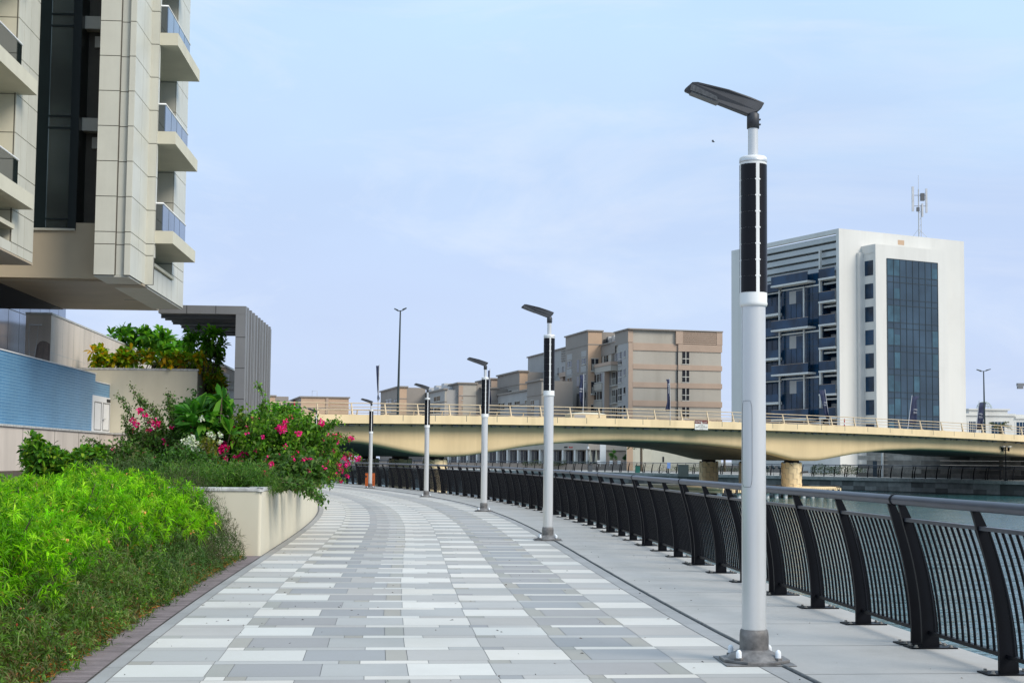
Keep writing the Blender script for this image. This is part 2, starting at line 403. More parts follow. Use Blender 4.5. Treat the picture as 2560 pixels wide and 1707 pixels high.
# --- water and far bank
wm = MB(); wm.add([(-3000, -60, -1.4), (3000, -60, -1.4), (3000, 4000, -1.4), (-3000, 4000, -1.4)], [(0, 1, 2, 3)])
tag(wm.build('canal_water', M_water), kind='structure')
FQ = [(95, 40), (75, 80), (62, 105), (52, 122), (44.5, 135), (37, 148), (29.5, 159), (20, 172), (12, 184), (2, 196), (-12, 207), (-32, 217), (-70, 232), (-140, 255), (-300, 300)]
def smooth(pts, k=4):
    out = []
    for i in range(len(pts)-1):
        p0, p1, p2, p3 = (Vector(pts[max(0, min(len(pts)-1, i+j))]) for j in (-1, 0, 1, 2))
        for u in range(k):
            t = u/k; out.append(.5*((2*p1)+(-p0+p2)*t+(2*p0-5*p1+4*p2-p3)*t*t+(-p0+3*p1-3*p2+p3)*t**3))
    out.append(Vector(pts[-1])); return out
FQs = smooth(FQ)
fm = MB()
for a, b in zip(FQs[:-1], FQs[1:]):
    fm.add([(a.x, a.y, -.03), (b.x, b.y, -.03), (b.x+900, b.y+2600, -.03), (a.x+900, a.y+2600, -.03)], [(0, 1, 2, 3)])
tag(fm.build('far_bank_ground', M_sand), kind='structure')
ql = [0.]
for a, b in zip(FQs[:-1], FQs[1:]): ql.append(ql[-1]+(b-a).length)
def fq(d, off=0.):
    d = max(0, min(ql[-1]-.01, d)); i = max(j for j in range(len(ql)-1) if ql[j] <= d)
    a, b = FQs[i], FQs[i+1]; u = (d-ql[i])/(ql[i+1]-ql[i]); t = (b-a).normalized(); n_ = Vector((-t.y, t.x))   # n_ points over the water (left of travel)
    p = a.lerp(b, u)-n_*off*-1; return p, math.atan2(t.y, t.x)
qw = thing('quay_wall', 'long stone canal wall on the far bank below the black railing', 'quay wall')
d = 0; cp = MB(); st = MB()
while d < ql[-1]-2:
    p, h = fq(d); q, _ = fq(d+1.6)
    st.M = cp.M = Matrix.Translation((p.x, p.y, 0)) @ Matrix.Rotation(h, 4, 'Z'); l = (q-p).length
    for zi, (z0, z1) in enumerate(((-.9, -.38), (-1.32, -.91), (-2.4, -1.33))):
        j = random.choice([.5, .7, .85, 1., 1.25]); st.col = (.22*j, .215*j, .20*j)
        if zi == 2: st.col = (.06, .06, .055)
        st.box(.005, l-.005, -.9, .0, z0, z1)
    cp.box(0, l, -.7, .22, -.36, -.0)
    for r_ in range(8): cp.box(l*r_/8+.02, l*r_/8+.13, .22, .26, -.34, -.03)
    d += 1.6
st.build('stone_facing', M_quay, qw); cp.build('coping', M_qcop, qw)

# ------------------------------------------------------------------ railings
PLEN, GAP = 4.42, .26
def rcurve(z): return -.17*z*z              # leans over the walk (towards -x)
def rail_proto(name, label, group, detail=True):
    t = thing(name, label, 'railing', group=group)
    m = MB(); m.tube([(rcurve(1.235), -GAP/2+.006, 1.235), (rcurve(1.235), PLEN+GAP/2-.006, 1.235)], .042, 14 if detail else 8); m.build('handrail', M_rail, t)
    if detail:
        m = MB(); m.tube([(rcurve(1.235), PLEN+GAP/2-.03, 1.235), (rcurve(1.235), PLEN+GAP/2-.006, 1.235)], .049, 14); m.build('handrail_joint', M_black, t)
    x1 = rcurve(1.07); x0 = rcurve(.14)
    m = MB(); m.box(x1-.028, x1+.022, 0, PLEN, 1.055, 1.085); m.build('upper_rail', M_rail, t)
    m = MB(); m.box(x0-.02, x0+.02, 0, PLEN, .115, .145); m.build('lower_rail', M_black, t)
    for i in range(4):
        y = PLEN*i/3; m = MB(); K = 12 if detail else 6; y0, y1 = y-.016, y+.016
        vs = []; prof = []
        for k in range(K+1):
            z = .012+(1.2-.012)*k/K
            w = .075-.025*(z/1.0) if z < 1.0 else .05-.02*(z-1.0)/.2
            prof.append((rcurve(z), z, w))
        for X, z, w in prof: vs += [(X-w, y0, z), (X+w, y0, z), (X+w, y1, z), (X-w, y1, z)]
        fs = [(4*k+a, 4*k+(a+1) % 4, 4*k+4+(a+1) % 4, 4*k+4+a) for k in range(K) for a in range(4)]+[(4*K, 4*K+1, 4*K+2, 4*K+3)]
        m.add(vs, fs); po = m.build('post', M_black, t)
        if detail:
            pl = MB()
            pl.box(-.2, .2, y-.1, y+.1, .0025, .014)
            pb = pl.build('base_plate', M_black, po)
            for sx in (-1, 1):
                for sy in (-1, 1):
                    bo = MB(); bo.cyl(sx*.15, y+sy*.068, .014, .032, .013, n=8); bo.cyl(sx*.15, y+sy*.068, .014, .018, .022, n=8); bo.build('bolt', M_bolt, po)
    def bal(m, y, K):
        m.tube([(rcurve(z), y, z) for z in np.linspace(.14, 1.06, K)], .0112, 6 if detail else 4, caps=False)
    if detail:
        m = MB(); bal(m, 0, 10); proto = m.build('baluster', M_black, t); first = True
        for i in range(3):
            for k in range(1, 13):
                y = PLEN*(i+k/13)/3
                o = proto if first else proto.copy()
                if not first: C.objects.link(o); o.parent = t
                o.location = (0, y, 0); first = False
    else:
        m = MB()
        for i in range(3):
            for k in range(1, 13): bal(m, PLEN*(i+k/13)/3, 5)
        m.build('baluster_infill', M_black, t)
    return t
rp = rail_proto('railing', 'black curved steel railing section along the near edge of the walkway', 'railing sections beside the walkway')
RT = 1.56
s = s_of(12.33)-PLEN*2-GAP*2-.22; k = 0
while s < s_of(98):
    p, h = path(s+GAP/2, RT); q, _ = path(s+GAP/2+PLEN, RT)
    an = math.atan2(-(q.x-p.x), q.y-p.y)
    o = rp if k == 0 else copy_tree(rp, skip=() if s < s_of(44) else (('bolt', 'base_plate')))
    o.location = p; o.rotation_euler = (0, 0, an); s += PLEN+GAP; k += 1
fp = rail_proto('railing', 'black curved railing section on top of the far canal wall', 'railing sections on the far bank', False)
d = 28.; k = 0
while d < 300:
    p, h = fq(d, -.28); q, _ = fq(d+PLEN, -.28)
    o = fp if k == 0 else copy_tree(fp)
    an = math.atan2(-(q.x-p.x), q.y-p.y)+PI     # walk side is beyond: the posts lean landward
    o.location = (q.x, q.y, 0.); o.rotation_euler = (0, 0, an); d += PLEN+GAP; k += 1

# ------------------------------------------------------------------ solar lamps
def arc_panel(m, a0, a1, z0, z1, r0, r1, n=8):
    vs = []
    for z in (z0, z1):
        for k in range(n+1):
            an = a0+(a1-a0)*k/n; vs.append((r1*math.cos(an), r1*math.sin(an), z))
    m.add(vs, [(k, k+1, n+2+k, n+1+k) for k in range(n)], True)
    for z, fl in ((z0, 0), (z1, 1)):
        w = []
        for k in range(n+1):
            an = a0+(a1-a0)*k/n; w += [(r0*math.cos(an), r0*math.sin(an), z), (r1*math.cos(an), r1*math.sin(an), z)]
        m.add(w, [(2*k, 2*k+1, 2*k+3, 2*k+2) for k in range(n)])
    for an in (a0, a1):
        m.add([(r0*math.cos(an), r0*math.sin(an), z0), (r1*math.cos(an), r1*math.sin(an), z0), (r1*math.cos(an), r1*math.sin(an), z1), (r0*math.cos(an), r0*math.sin(an), z1)], [(0, 1, 2, 3)])
def make_lamp():
    t = thing('solar_street_lamp', '', 'street lamp', group='solar lamps along the walkway')
    m = MB()
    oct_ = [(.275*math.cos(R(22.5+45*k))*1.0, .275*math.sin(R(22.5+45*k))) for k in range(8)]
    m.box(-.27, .27, -.27, .27, .003, .010)
    m.prism(oct_, .011, .032)
    m.lathe([(.22, .032), (.19, .06), (.135, .085), (.112, .10)], 32)
    for k in range(4):
        a = R(45+90*k); c, s_ = math.cos(a), math.sin(a)
        m.M = Matrix.Rotation(a, 4, 'Z'); m.box(.1, .235, -.03, .03, .03, .052); m.M = Matrix()
    b = bevel(m.build('base_flange', M_base, t), .006)
    for k in range(4):
        a = R(45+90*k); q = MB(); x, y = .215*math.cos(a), .215*math.sin(a)
        q.lathe([(.0225, .05), (.0225, .088), (.018, .102), (.008, .111), (0.0005, .113)], 14, x=x, y=y); q.build('bolt_cap', M_cap, b)
    m = MB(); m.lathe([(.112, .095), (.112, .20), (.107, .245), (.098, .252)], 36); m.build('sleeve', M_sleeve, t)
    m = MB(); m.lathe([(.0945, .24), (.0935, 2.775)], 48); m.build('pole', M_alu, t)
    # inspection door: a raised curved panel with a thin dark outline
    m = MB(); arc_panel(m, R(-168), R(-110), 1.35, 2.02, .090, .0948, 10); dr = m.build('access_door', M_alu, t)
    m = MB()
    def ap(a, z, r=.0958): return (r*math.cos(R(a)), r*math.sin(R(a)), z)
    ol = [ap(-150+i*6, 1.35) for i in range(6)]+[ap(-115, 1.365), ap(-111, 1.40), ap(-110, 1.45)]+[ap(-110, 1.45+.47*i/6) for i in range(1, 7)]+[ap(-111, 1.97), ap(-115, 2.005)]+[ap(-120-i*6, 2.02) for i in range(7)]+[ap(-164, 2.0), ap(-168, 1.93), ap(-168, 1.44), ap(-165, 1.37), ap(-156, 1.35), ap(-150, 1.35)]
    m.tube(ol, .0014, 5); m.build('door_seam', M_gmetal2, dr)
    m = MB(); m.lathe([(.094, 2.762), (.104, 2.765), (.110, 2.785), (.1065, 2.80), (.1065, 3.92), (.1085, 3.93), (.1085, 3.945), (.10, 3.955), (.0, 3.957)], 48); cy = m.build('panel_housing', M_white, t)
    m = MB(); m.lathe([(.1075, 3.908), (.1095, 3.912), (.1095, 3.928), (.1075, 3.932)], 48); m.build('cap_ring', M_alu2, cy)
    for k in range(4):
        a0 = R(-90-3+90*k-75); a0 = R(90*k-2-73-90); a1 = a0+R(74); q = MB()
        z0, z1 = 2.872, 3.89
        for c in range(8):
            za, zb = z0+(z1-z0)*c/8, z0+(z1-z0)*(c+1)/8
            arc_panel(q, a0, a1, za+.0005, zb-.0005, .104, .1085, 8)
        pn = q.build('solar_panel', M_solar, t)
        q = MB()
        for c in range(1, 8):
            z = z0+(z1-z0)*c/8
            for a in (a0, a1):
                x, y = .1089*math.cos(a), .1089*math.sin(a); tx, ty = -math.sin(a)*.008, math.cos(a)*.008
                q.add([(x-tx, y-ty, z), (x, y, z-.009), (x+tx, y+ty, z), (x, y, z+.009)], [(0, 1, 2, 3)])
        q.build('cell_notches', M_white, pn)
    m = MB(); m.lathe([(.040, 3.95), (.040, 4.21)], 24); m.build('neck', M_alu, t)
    # head, leaning up towards -x
    m = MB(); m.lathe([(.040, 4.185), (.049, 4.187), (.049, 4.30), (.04, 4.31)], 20); m.box(.045, .06, -.012, .012, 4.215, 4.225); m.box(.045, .06, -.012, .012, 4.255, 4.265)
    hd = m.build('head_bracket', M_head, t)
    up = [(.088, 4.392), (.062, 4.345), (.03, 4.316), (-.05, 4.292), (-.548, 4.472), (-.551, 4.49), (-.492, 4.543), (-.45, 4.542), (-.2, 4.487), (-.02, 4.432)]
    w0 = .0
    m = MB(); n = len(up)
    def hw(x): return .055+.06*max(0, min(1, (-x+.1)/.35)) if x > -.42 else .115-.06*min(1, (-x-.42)/.13)
    cz = {}
    vs = []; ins = [(x*1., z) for x, z in up]
    mx = sum(p[0] for p in up)/n; mz = sum(p[1] for p in up)/n
    for sgn in (-1, 1):
        for x, z in up: vs.append((x, sgn*hw(x)*.50, z))
    for x, z in up: pass
    # bevelled slab: outer outline at half width, plus a ridge row in between
    mid = [(x, 0, z) for x, z in up]
    m.add(vs, [tuple(range(n))[::-1], tuple(range(n, 2*n))]+[(i, (i+1) % n, n+(i+1) % n, n+i) for i in range(n)])
    h = bevel(m.build('lamp_head', M_head, t), .012, 3)
    m = MB(); a, b = Vector((-.505, 0, 4.4605)), Vector((-.285, 0, 4.379)); d_ = (b-a).normalized(); nn = Vector((-d_.z, 0, d_.x))
    if nn.z > 0: nn = -nn
    q = [a+nn*.004, b+nn*.004, b-nn*.01, a-nn*.01]
    m.add([(p.x, sy*.072, p.z) for sy in (-.72, .72) for p in q], [(0, 1, 2, 3), (7, 6, 5, 4), (0, 4, 5, 1), (1, 5, 6, 2), (2, 6, 7, 3), (3, 7, 4, 0)])
    m.build('lens', M_lens, h)
    m = MB()        # glazed side window of the head, seen from the walk
    a, b = Vector((-.515, 0, 4.472)), Vector((-.29, 0, 4.392))
    for sy in (-1, 1):
        m.add([(a.x, sy*.0580, a.z), (b.x, sy*.0595, b.z), (b.x-.012, sy*.0595, b.z+.034), (a.x+.012, sy*.0580, a.z+.05)], [(0, 1, 2, 3)])
    m.build('side_lens', M_lens, h)
    return t
lamp = make_lamp()
LL = [('tall silver solar lamp nearest the camera beside the black railing', 1.90, 11.2), ('second nearest silver solar lamp on the right edge of the pavers', .72, 27.6),
      ('x', -.79, 42.3), ('solar lamp in front of the yellow bridge pier, fourth from the camera', -3.38, 57.3),
      ('solar lamp standing right beside the orange litter bin', -7.12, 72.5), ('farthest solar lamp half hidden behind the pink bougainvillea', None, 88.)]
LL[2] = ('third nearest silver solar lamp, right of the tall double road light', -.79, 42.3)
for i, (lb, x, y) in enumerate(LL):
    p, h = path(s_of(y), -.27)
    if x is None: p = at(788, 1180, 88.)
    else: p = Vector((x, y, 0))
    o = lamp if i == 0 else copy_tree(lamp)
    o.location = (p.x, p.y, 0); o['label'] = lb; o.rotation_euler = (0, 0, h*.55)

# ------------------------------------------------------------------ concrete planter
pw = thing('planter', 'long cream planter wall with a grey coping holding the bougainvillea', 'planter')
FY = 22.9
cor = path(s_of(FY), -5.10)[0]
out = [Vector((-26, cor.y-.9, 0)), Vector((cor.x-.45, cor.y, 0))]
arc = [path(s_of(FY)+.25+i*1.0, -5.10)[0] for i in range(56)]
rc = []     # rounded corner
for k in range(7):
    a = R(-90+90*k/6); rc.append(Vector((cor.x-.05+.05*math.cos(a), cor.y+.05+.05*math.sin(a), 0)))
line = [out[0]]+rc+arc[1:]
def wall_along(pts, w, z0, z1, mb, off=0.):
    L_, R_ = [], []
    for i, p in enumerate(pts):
        d = (pts[min(i+1, len(pts)-1)]-pts[max(0, i-1)]).normalized(); n_ = Vector((-d.y, d.x, 0))
        R_.append(p-n_*off); L_.append(p+n_*w)
    n = len(pts); vs = [(q.x, q.y, z) for z in (z0, z1) for q in R_+L_]
    fs = []
    for i in range(n-1):
        fs += [(i, i+1, 2*n+i+1, 2*n+i), (n+i+1, n+i, 3*n+i, 3*n+i+1), (2*n+i, 2*n+i+1, 3*n+i+1, 3*n+i), (i+1, i, n+i, n+i+1)]
    fs += [(0, 2*n, 3*n, n), (n-1, 2*n-1, 4*n-1, 3*n-1)]
    mb.add(vs, fs)
m = MB(); wall_along(line, .22, -.02, 1.0, m); m.build('planter_wall', M_wcream, pw)
m = MB(); wall_along(line, .25, 1.0, 1.06, m, .02); bevel(m.build('coping', M_coping, pw), .012)
m = MB(); m.col = (.10, .075, .05); pp = [(p.x-.15, p.y+.12) for p in line]+[(-60, 78), (-60, cor.y)]
m.add([(x, y, .97) for x, y in pp], [tuple(range(len(pp)))]); tag(m.build('planter_soil', M_soil), kind='structure')

# ------------------------------------------------------------------ tower on the left (local: x right, y back)
FR = math.atan2(.0617, 1.)
TW = thing('residential_tower', 'tall cream clad apartment tower with balconies overhanging the garden', 'building', (-13.507, 50., 0), FR)
def panels(mb, p0, ux, uz, xs, zs, g=.014, th=.03, nrm_=None):
    """cladding panels with open joints on a plane: p0 origin, ux, uz unit directions"""
    ux, uz = Vector(ux), Vector(uz); nn = ux.cross(uz) if nrm_ is None else Vector(nrm_); p0 = Vector(p0)
    for i in range(len(xs)-1):
        for j in range(len(zs)-1):
            a, b, c, d = xs[i]+g, xs[i+1]-g, zs[j]+g, zs[j+1]-g
            vs = [p0+ux*x+uz*z+nn*k for k in (0, th) for x, z in ((a, c), (b, c), (b, d), (a, d))]
            mb.add(vs, [(4, 5, 6, 7), (0, 1, 5, 4), (1, 2, 6, 5), (2, 3, 7, 6), (3, 0, 4, 7)])
TOPZ = 34.
zj = [7.87, 8.97]+[9.41+1.262*i for i in range(20)]; TOPZ = zj[-1]
# front column block
m = MB(); m.box(-1.27, -.53, .03, 2.4, 7.87, TOPZ); m.box(-.53, -.22, .16, 2.4, 7.87, TOPZ); m.box(-.22, -.03, .03, 2.82, 7.87, TOPZ); m.build('column_core', M_gap, TW)
m = MB(); U, Zv = (1, 0, 0), (0, 0, 1)
panels(m, (0, .03, 0), U, Zv, [-1.27, -.53], zj); panels(m, (0, .03, 0), U, Zv, [-.22, 0], zj)
panels(m, (0, .16, 0), U, Zv, [-.53, -.22], zj)
panels(m, (-.03, 0, 0), (0, 1, 0), Zv, [0, 1.4, 2.82], zj)
m.build('column_cladding', M_panel, TW)
m = MB(); m.box(-.03, .26, 2.84, 3.1, 7.9, TOPZ); m.build('pier_core', M_gap, TW)
m = MB(); panels(m, (0, 2.84, 0), U, Zv, [-.02, .29], zj); panels(m, (.26, 0, 0), (0, 1, 0), Zv, [2.84, 3.12], [8.9]+zj[2:]); m.build('pier_cladding', M_panel, TW)
# side wall beyond the balconies, and the band under them
m = MB(); m.box(-1.25, -.03, 8.33, 11.2, 7.87, TOPZ); m.box(-2.6, -1.26, 8.33, 11.2, 8.01, TOPZ); m.box(-1.25, -.03, 3.12, 8.31, 7.87, 8.72); m.box(-2.6, -1.9, 3.12, 8.31, 8.74, TOPZ); m.build('side_core', M_gap, TW)
m = MB(); panels(m, (-.03, 0, 0), (0, 1, 0), Zv, [8.33, 9.7, 11.2], zj)
panels(m, (-.03, 0, 0), (0, 1, 0), Zv, [3.14, 4.2, 5.25, 6.3, 7.3, 8.31], [7.87, 8.72]); m.build('side_cladding', M_panel, TW)
m = MB(); panels(m, (-2.6, 8.33, 0), U, Zv, [.7, 1.55, 2.57], zj, th=.03); m.build('end_wall_cladding', M_panel, TW)
m = MB(); m.box(-1.9, .10, 3.3, 8.31, 8.74, 8.86); m.build('sill_ledge', M_slab, TW)
for i in range(6):
    zt = 9.93+3.77*i
    m = MB(); m.box(-1.88, .95, 2.95, 8.2, zt-.47, zt); b = m.build('balcony', M_slab, TW)
    m = MB(); m.box(.52, .555, 3.0, 8.0, zt+.02, zt+1.0, 0)
    for y in (4.2, 5.4, 6.6): m.box(.515, .56, y, y+.02, zt, zt+1.0, 1)
    g = m.build('balustrade_side', [M_bglass, M_mull], b)
    m = MB(); m.box(.3, .52, 2.98, 3.01, zt+.02, zt+1.0); m.build('balustrade_front', M_dglass, b)
    m = MB(); m.tube([(.25, 3.0, zt+1.05), (.54, 3.0, zt+1.05), (.54, 8.1, zt+1.05)], .035, 8); m.build('handrail', M_white, b)
# beige panel and glass bay
m = MB(); m.box(-9, -1.28, 2.02, 2.4, 7.98, 9.72); m.box(-2.4, -1.28, 2.0, 2.02, 7.98, 10.02); m.build('ochre_spandrel', M_render, TW)
m = MB(); m.box(-5.2, -2.42, 1.93, 2.3, 9.72, 9.8); m.build('bay_sill', M_slab, TW)
m = MB(); m.box(-5.2, -2.44, 2.02, 2.3, 9.8, TOPZ); m.build('bay_glass', M_tglass, TW)
m = MB()
for z in [9.8]+[10.15+3.82*i for i in range(6)]+[13.53+3.82*i for i in range(6)]: m.box(-5.2, -2.42, 1.98, 2.02, z-.03, z+.03)
for z in [11.7, 12.6, 15.4, 16.6]: m.box(-2.62, -2.42, 1.985, 2.02, z-.015, z+.015)
m.box(-5.2, -3.5, 1.97, 2.015, 9.8, TOPZ); m.box(-2.7, -2.42, 1.97, 2.015, 9.8, TOPZ); m.box(-2.44, -2.40, 2.0, 3.6, 9.8, TOPZ)
m.build('bay_frame', M_mull, TW)
m = MB(); m.box(-2.40, -1.28, 3.6, 3.9, 9.72, TOPZ); m.build('recess_glass', M_dglass, TW)
m = MB(); m.box(-1.32, -1.28, 2.4, 3.6, 9.72, TOPZ); m.build('recess_side', M_mull, TW)
for i in range(5):
    z = 13.55+3.85*i
    if z+.48 > TOPZ: break
    m = MB(); m.box(-2.52, -1.29, 2.45, 2.9, z, z+.48); m.build('recess_beam', M_panel, TW)
    m = MB(); m.box(-2.15, -1.29, 3.0, 3.55, z-.55, z-.12); m.build('recess_soffit_box', M_panel, TW)
# left wing
m = MB(); m.box(-8, -2.93, -4.25, -1.75, 8.0, TOPZ); m.box(-8, -3.9, -12, -4.25, 8.0, TOPZ); m.box(-8, -2.93, -12, -4.25, 8.0, 8.35); m.build('wing_core', M_gap, TW)
m = MB(); wz = [8.0, 8.35, 9.4]+[9.4+1.262*i for i in range(1, 20)]
panels(m, (-2.93, 0, 0), (0, 1, 0), Zv, [-4.28, -3.6, -2.85, -1.75], wz)
panels(m, (-2.93, 0, 0), (0, 1, 0), Zv, [-12+1.1*i for i in range(8)], [8.0, 8.35])
m.build('wing_cladding', M_panel, TW)
m = MB(); panels(m, (-3.93, -4.25, 0), U, Zv, [.05, .97], [8.35]+wz[2:], th=.02); panels(m, (-3.9, 0, 0), (0, 1, 0), Zv, [-12, -9, -7, -5.5, -4.28], [8.35]+wz[2:], th=.02); m.build('wing_recess_cladding', M_slab, TW)
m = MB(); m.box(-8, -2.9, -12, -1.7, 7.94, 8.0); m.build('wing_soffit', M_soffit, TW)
m = MB(); m.box(-3.9, -2.8, -12, -4.35, 8.75, 8.9); m.build('wing_ledge', M_slab, TW)
for i in range(6):
    zt = 9.93+3.77*i
    m = MB(); m.box(-3.88, -2.33, -12, -3.95, zt-.47, zt); b = m.build('balcony', M_slab, TW)
    m = MB(); m.box(-2.74, -2.71, -12, -4.5, zt+.02, zt+1.0); m.build('balustrade_side', M_dglass, b)
    m = MB(); m.tube([(-2.72, -12, zt+1.05), (-2.72, -4.45, zt+1.05)], .035, 8); m.build('handrail', M_white, b)
# underside
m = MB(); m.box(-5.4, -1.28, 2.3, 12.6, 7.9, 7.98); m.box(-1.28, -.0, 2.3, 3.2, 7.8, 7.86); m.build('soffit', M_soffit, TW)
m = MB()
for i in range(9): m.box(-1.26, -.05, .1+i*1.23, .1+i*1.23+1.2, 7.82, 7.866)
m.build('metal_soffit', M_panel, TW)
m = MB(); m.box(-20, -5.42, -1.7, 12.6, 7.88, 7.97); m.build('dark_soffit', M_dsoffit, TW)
m = MB(); m.box(-20, -2.62, 2.45, 12.4, 8.0, TOPZ); m.build('core', M_bei, TW)
# glass podium block behind
GB = thing('glass_podium_building', 'dark bluish glass block standing behind the feature wall under the tower', 'building', (-24.1, 62., 0), FR)
m = MB(); m.box(-14, -.06, -6, 18.4, 0, 12.); m.build('wall', M_dglass, GB)
m = MB()
for y in np.arange(-6, 18.5, 2.2):
    pass
panels(m, (-.06, 0, 0), (0, 1, 0), Zv, [-6+1.9*i for i in range(13)]+[18.4], [0, 3.2, 6.2, 8.6, 12], g=.03, th=.04); m.build('glass_panel', M_bglass, GB)
m = MB(); m.box(0, .06, -1.6, 1.4, 3.6, 5.6); m.build('window_frame', M_wfr, GB)
m = MB(); m.box(.06, .09, -1.3, 1.1, 3.6, 5.4); m.build('window', M_bglass, GB)

# ------------------------------------------------------------------ garden walls
WX, WY = -16.905, 60.
BW = thing('blue_mosaic_wall', 'wall covered in blue mosaic bricks, stepped down beside the white double doors', 'wall', (WX, WY, 0), FR)
m = MB(); m.box(-.3, 0, -30, -2.7, 2.48, 4.78); m.box(-.3, 0, -2.7, -.03, 2.48, 4.48); m.build('mosaic', M_mosaic, BW)
m = MB(); m.box(-.33, .03, -30, -2.67, 4.785, 4.82); m.box(-.33, .03, -2.66, -.03, 4.485, 4.52); m.build('coping', M_white, BW)
dr = MB(); dr.box(.005, .045, -3.22, -.05, 2.49, 3.93); DO = dr.build('double_door', M_doorw, BW)
for y0, y1 in ((-2.95, -1.72), (-1.42, -.2)):
    m = MB()
    m.box(.05, .062, y0, y1, 2.55, 2.58); m.box(.05, .062, y0, y1, 3.66, 3.69); m.box(.05, .062, y0, y0+.03, 2.58, 3.66); m.box(.05, .062, y1-.03, y1, 2.58, 3.66); m.build('door_panel', M_gmetal, DO)
m = MB(); m.box(.05, .12, -1.5, -1.15, 3.0, 3.03); m.build('handle', M_alu2, DO)
m = MB(); m.box(.05, .07, -.75, -.15, 3.74, 3.86); m.build('door_closer', M_dark, DO)
LW = thing('stone_retaining_wall', 'low beige stone wall with a ledge under the blue mosaic', 'wall', (WX, WY, 0), FR)
m = MB(); m.box(-.3, .30, -30, -.6, -.1, 2.40)
m.box(-.3, 3.9, -.55, -.05, -.1, 2.40); m.build('stone_facing', M_stone, LW)
m = MB(); m.box(-.3, .36, -30, .0, 2.405, 2.47); m.box(.37, 3.95, -.62, .0, 2.405, 2.47); m.build('ledge', M_coping, LW)
m = MB()
for y in (-26, -22, -18, -14, -10, -6.5, -3): m.box(.302, .306, y, y+.03, 0, 2.4)
m.build('joints', M_gap, LW)
p = at(26, 1196, 44.); hbx = thing('utility_box', 'white utility box fixed low on the beige stone wall', 'utility box', (p.x-.25, 43.6, .0), FR)
m = MB(); m.box(-.3, .26, -.2, .1, .58, .98); m.build('housing', M_doorw, hbx)
m = MB(); m.box(-.2, .2, -.23, -.2, .62, .88); m.build('cover', M_white, hbx)
CW = thing('cream_terrace_wall', 'cream rendered terrace wall topped with yellow green shrubs', 'wall', (WX, WY, 0), FR)
m = MB(); poly = [(-1.3, 0.02), (3.62, 0.02), (3.40, 3.6), (3.05, 8.4), (2.3, 15), (-1.3, 15)]
m.prism(poly, -.1, 5.12); m.build('rendered_wall', M_wcream, CW)
m = MB(); m.prism([(-1.32, 0), (3.66, 0), (3.44, 3.6), (3.09, 8.4), (2.3, 15), (1.9, 15), (2.7, 8.3), (3.0, 3.6), (3.2, .35), (-1.32, .35)], 5.125, 5.21); m.build('coping', M_coping, CW)
FW = thing('feature_wall', 'tall pale stone wall with a water spout and a wet brown stain', 'wall', (-18.23, 56.2, 0), math.atan2(.08, 1))
m = MB(); m.box(-.98, 0, 0, 25, 0, 7.06); m.build('stone_facing', M_stone, FW)
m = MB(); m.box(-1.0, .03, -.03, 25, 7.065, 7.14); m.build('coping', M_coping, FW)
m = MB()
for z in (3.6, 5.55): m.box(-.98, .003, -.004, 25, z, z+.02)
for y in range(2, 25, 2): m.box(.001, .004, y, y+.02, 0, 7.05)
m.build('joints', M_coping, FW)
m = MB(); m.box(-.82, -.36, -.18, 0, 6.62, 6.66); m.build('water_spout', M_alu2, FW)
m = MB(); vs = [(-.52, -.006, 5.85), (-.42, -.006, 5.98), (-.3, -.006, 6.02), (-.16, -.006, 5.99), (-.02, -.006, 5.9), (-.02, -.006, 4.0), (-.9, -.006, 4.0), (-.85, -.006, 5.0), (-.6, -.006, 5.2)]
m.add(vs, [tuple(range(len(vs)))]); m.build('wet_stain', M_wet, FW)
m = MB(); m.tube([(-.78, -.19, 6.6), (-.80, -.24, 6.2), (-.74, -.26, 5.4), (-.82, -.26, 4.2)], [.006, .008, .012, .014], 6)
m.tube([(-.45, -.19, 6.6), (-.47, -.24, 6.0), (-.56, -.26, 5.2), (-.58, -.26, 4.2)], [.006, .008, .012, .016], 6); m.build('falling_water', M_fall, FW)
# dark glass box
DB = thing('dark_glass_kiosk', 'dark glazed box with a pale roof edge behind the cream terrace wall', 'kiosk', (-13.19, 64.1, 0), FR)
m = MB(); m.box(-3, 0, .02, 9, 0, 5.68); m.build('glass', M_dglass, DB)
m = MB(); m.box(-3, .03, -.03, 9, 5.69, 5.77); m.build('roof_edge', M_white, DB)
m = MB(); m.box(.0, .02, .1, 3.4, 0, 5.4); m.build('grey_panel', M_gmetal, DB)
# grey portal frame
PF = thing('grey_portal_frame', 'grey metal portal with a slatted canopy and a ribbed side wall', 'pergola', (-9.757*1.12, 52.*1.12, 1.55-1.55*1.12), FR); PF.scale = (1.12,)*3
FT = 1.12        # the terrace stands a little farther back than first laid out
def far(o, f=FT):
    l = o.location; o.location = (l.x*f, l.y*f, EYE+(l.z-EYE)*f); o.scale = tuple(v*f for v in o.scale)
for o_ in (BW, LW, CW, FW, DB, PF, hbx, GB): far(o_)
m = MB(); m.box(-3.16, -.0, 0, .5, 6.73, 7.03); m.box(-.36, -.0, .001, .5, 0, 6.725)
for x in (-2.15, -1.1): m.box(x, x+.02, -.004, .01, 6.73, 7.03, 1)
for z in (5.88, 4.75, 3.62, 2.5): m.box(-.36, .0, -.004, .01, z, z+.02, 1)
m.build('front_frame', [M_gmetal, M_dark], PF)
m = MB()
for i in range(30):
    y = .55+i*.275; zz = 6.60 if (i//4) % 2 == 0 else 6.72
    m.box(-3.16, -.37, y, y+.13, zz+(i % 3)*.03, 7.0)
m.build('canopy_slats', M_gmetal2, PF)
m = MB(); m.box(-1.2, -1.05, .5, 8.8, 6.98, 7.02); m.box(-2.3, -2.15, .5, 8.8, 6.98, 7.02); m.build('canopy_beams', M_gmetal, PF)
m = MB(); m.box(-.36, -.10, .52, 8.8, 0, 6.88); y = .52; i = 0
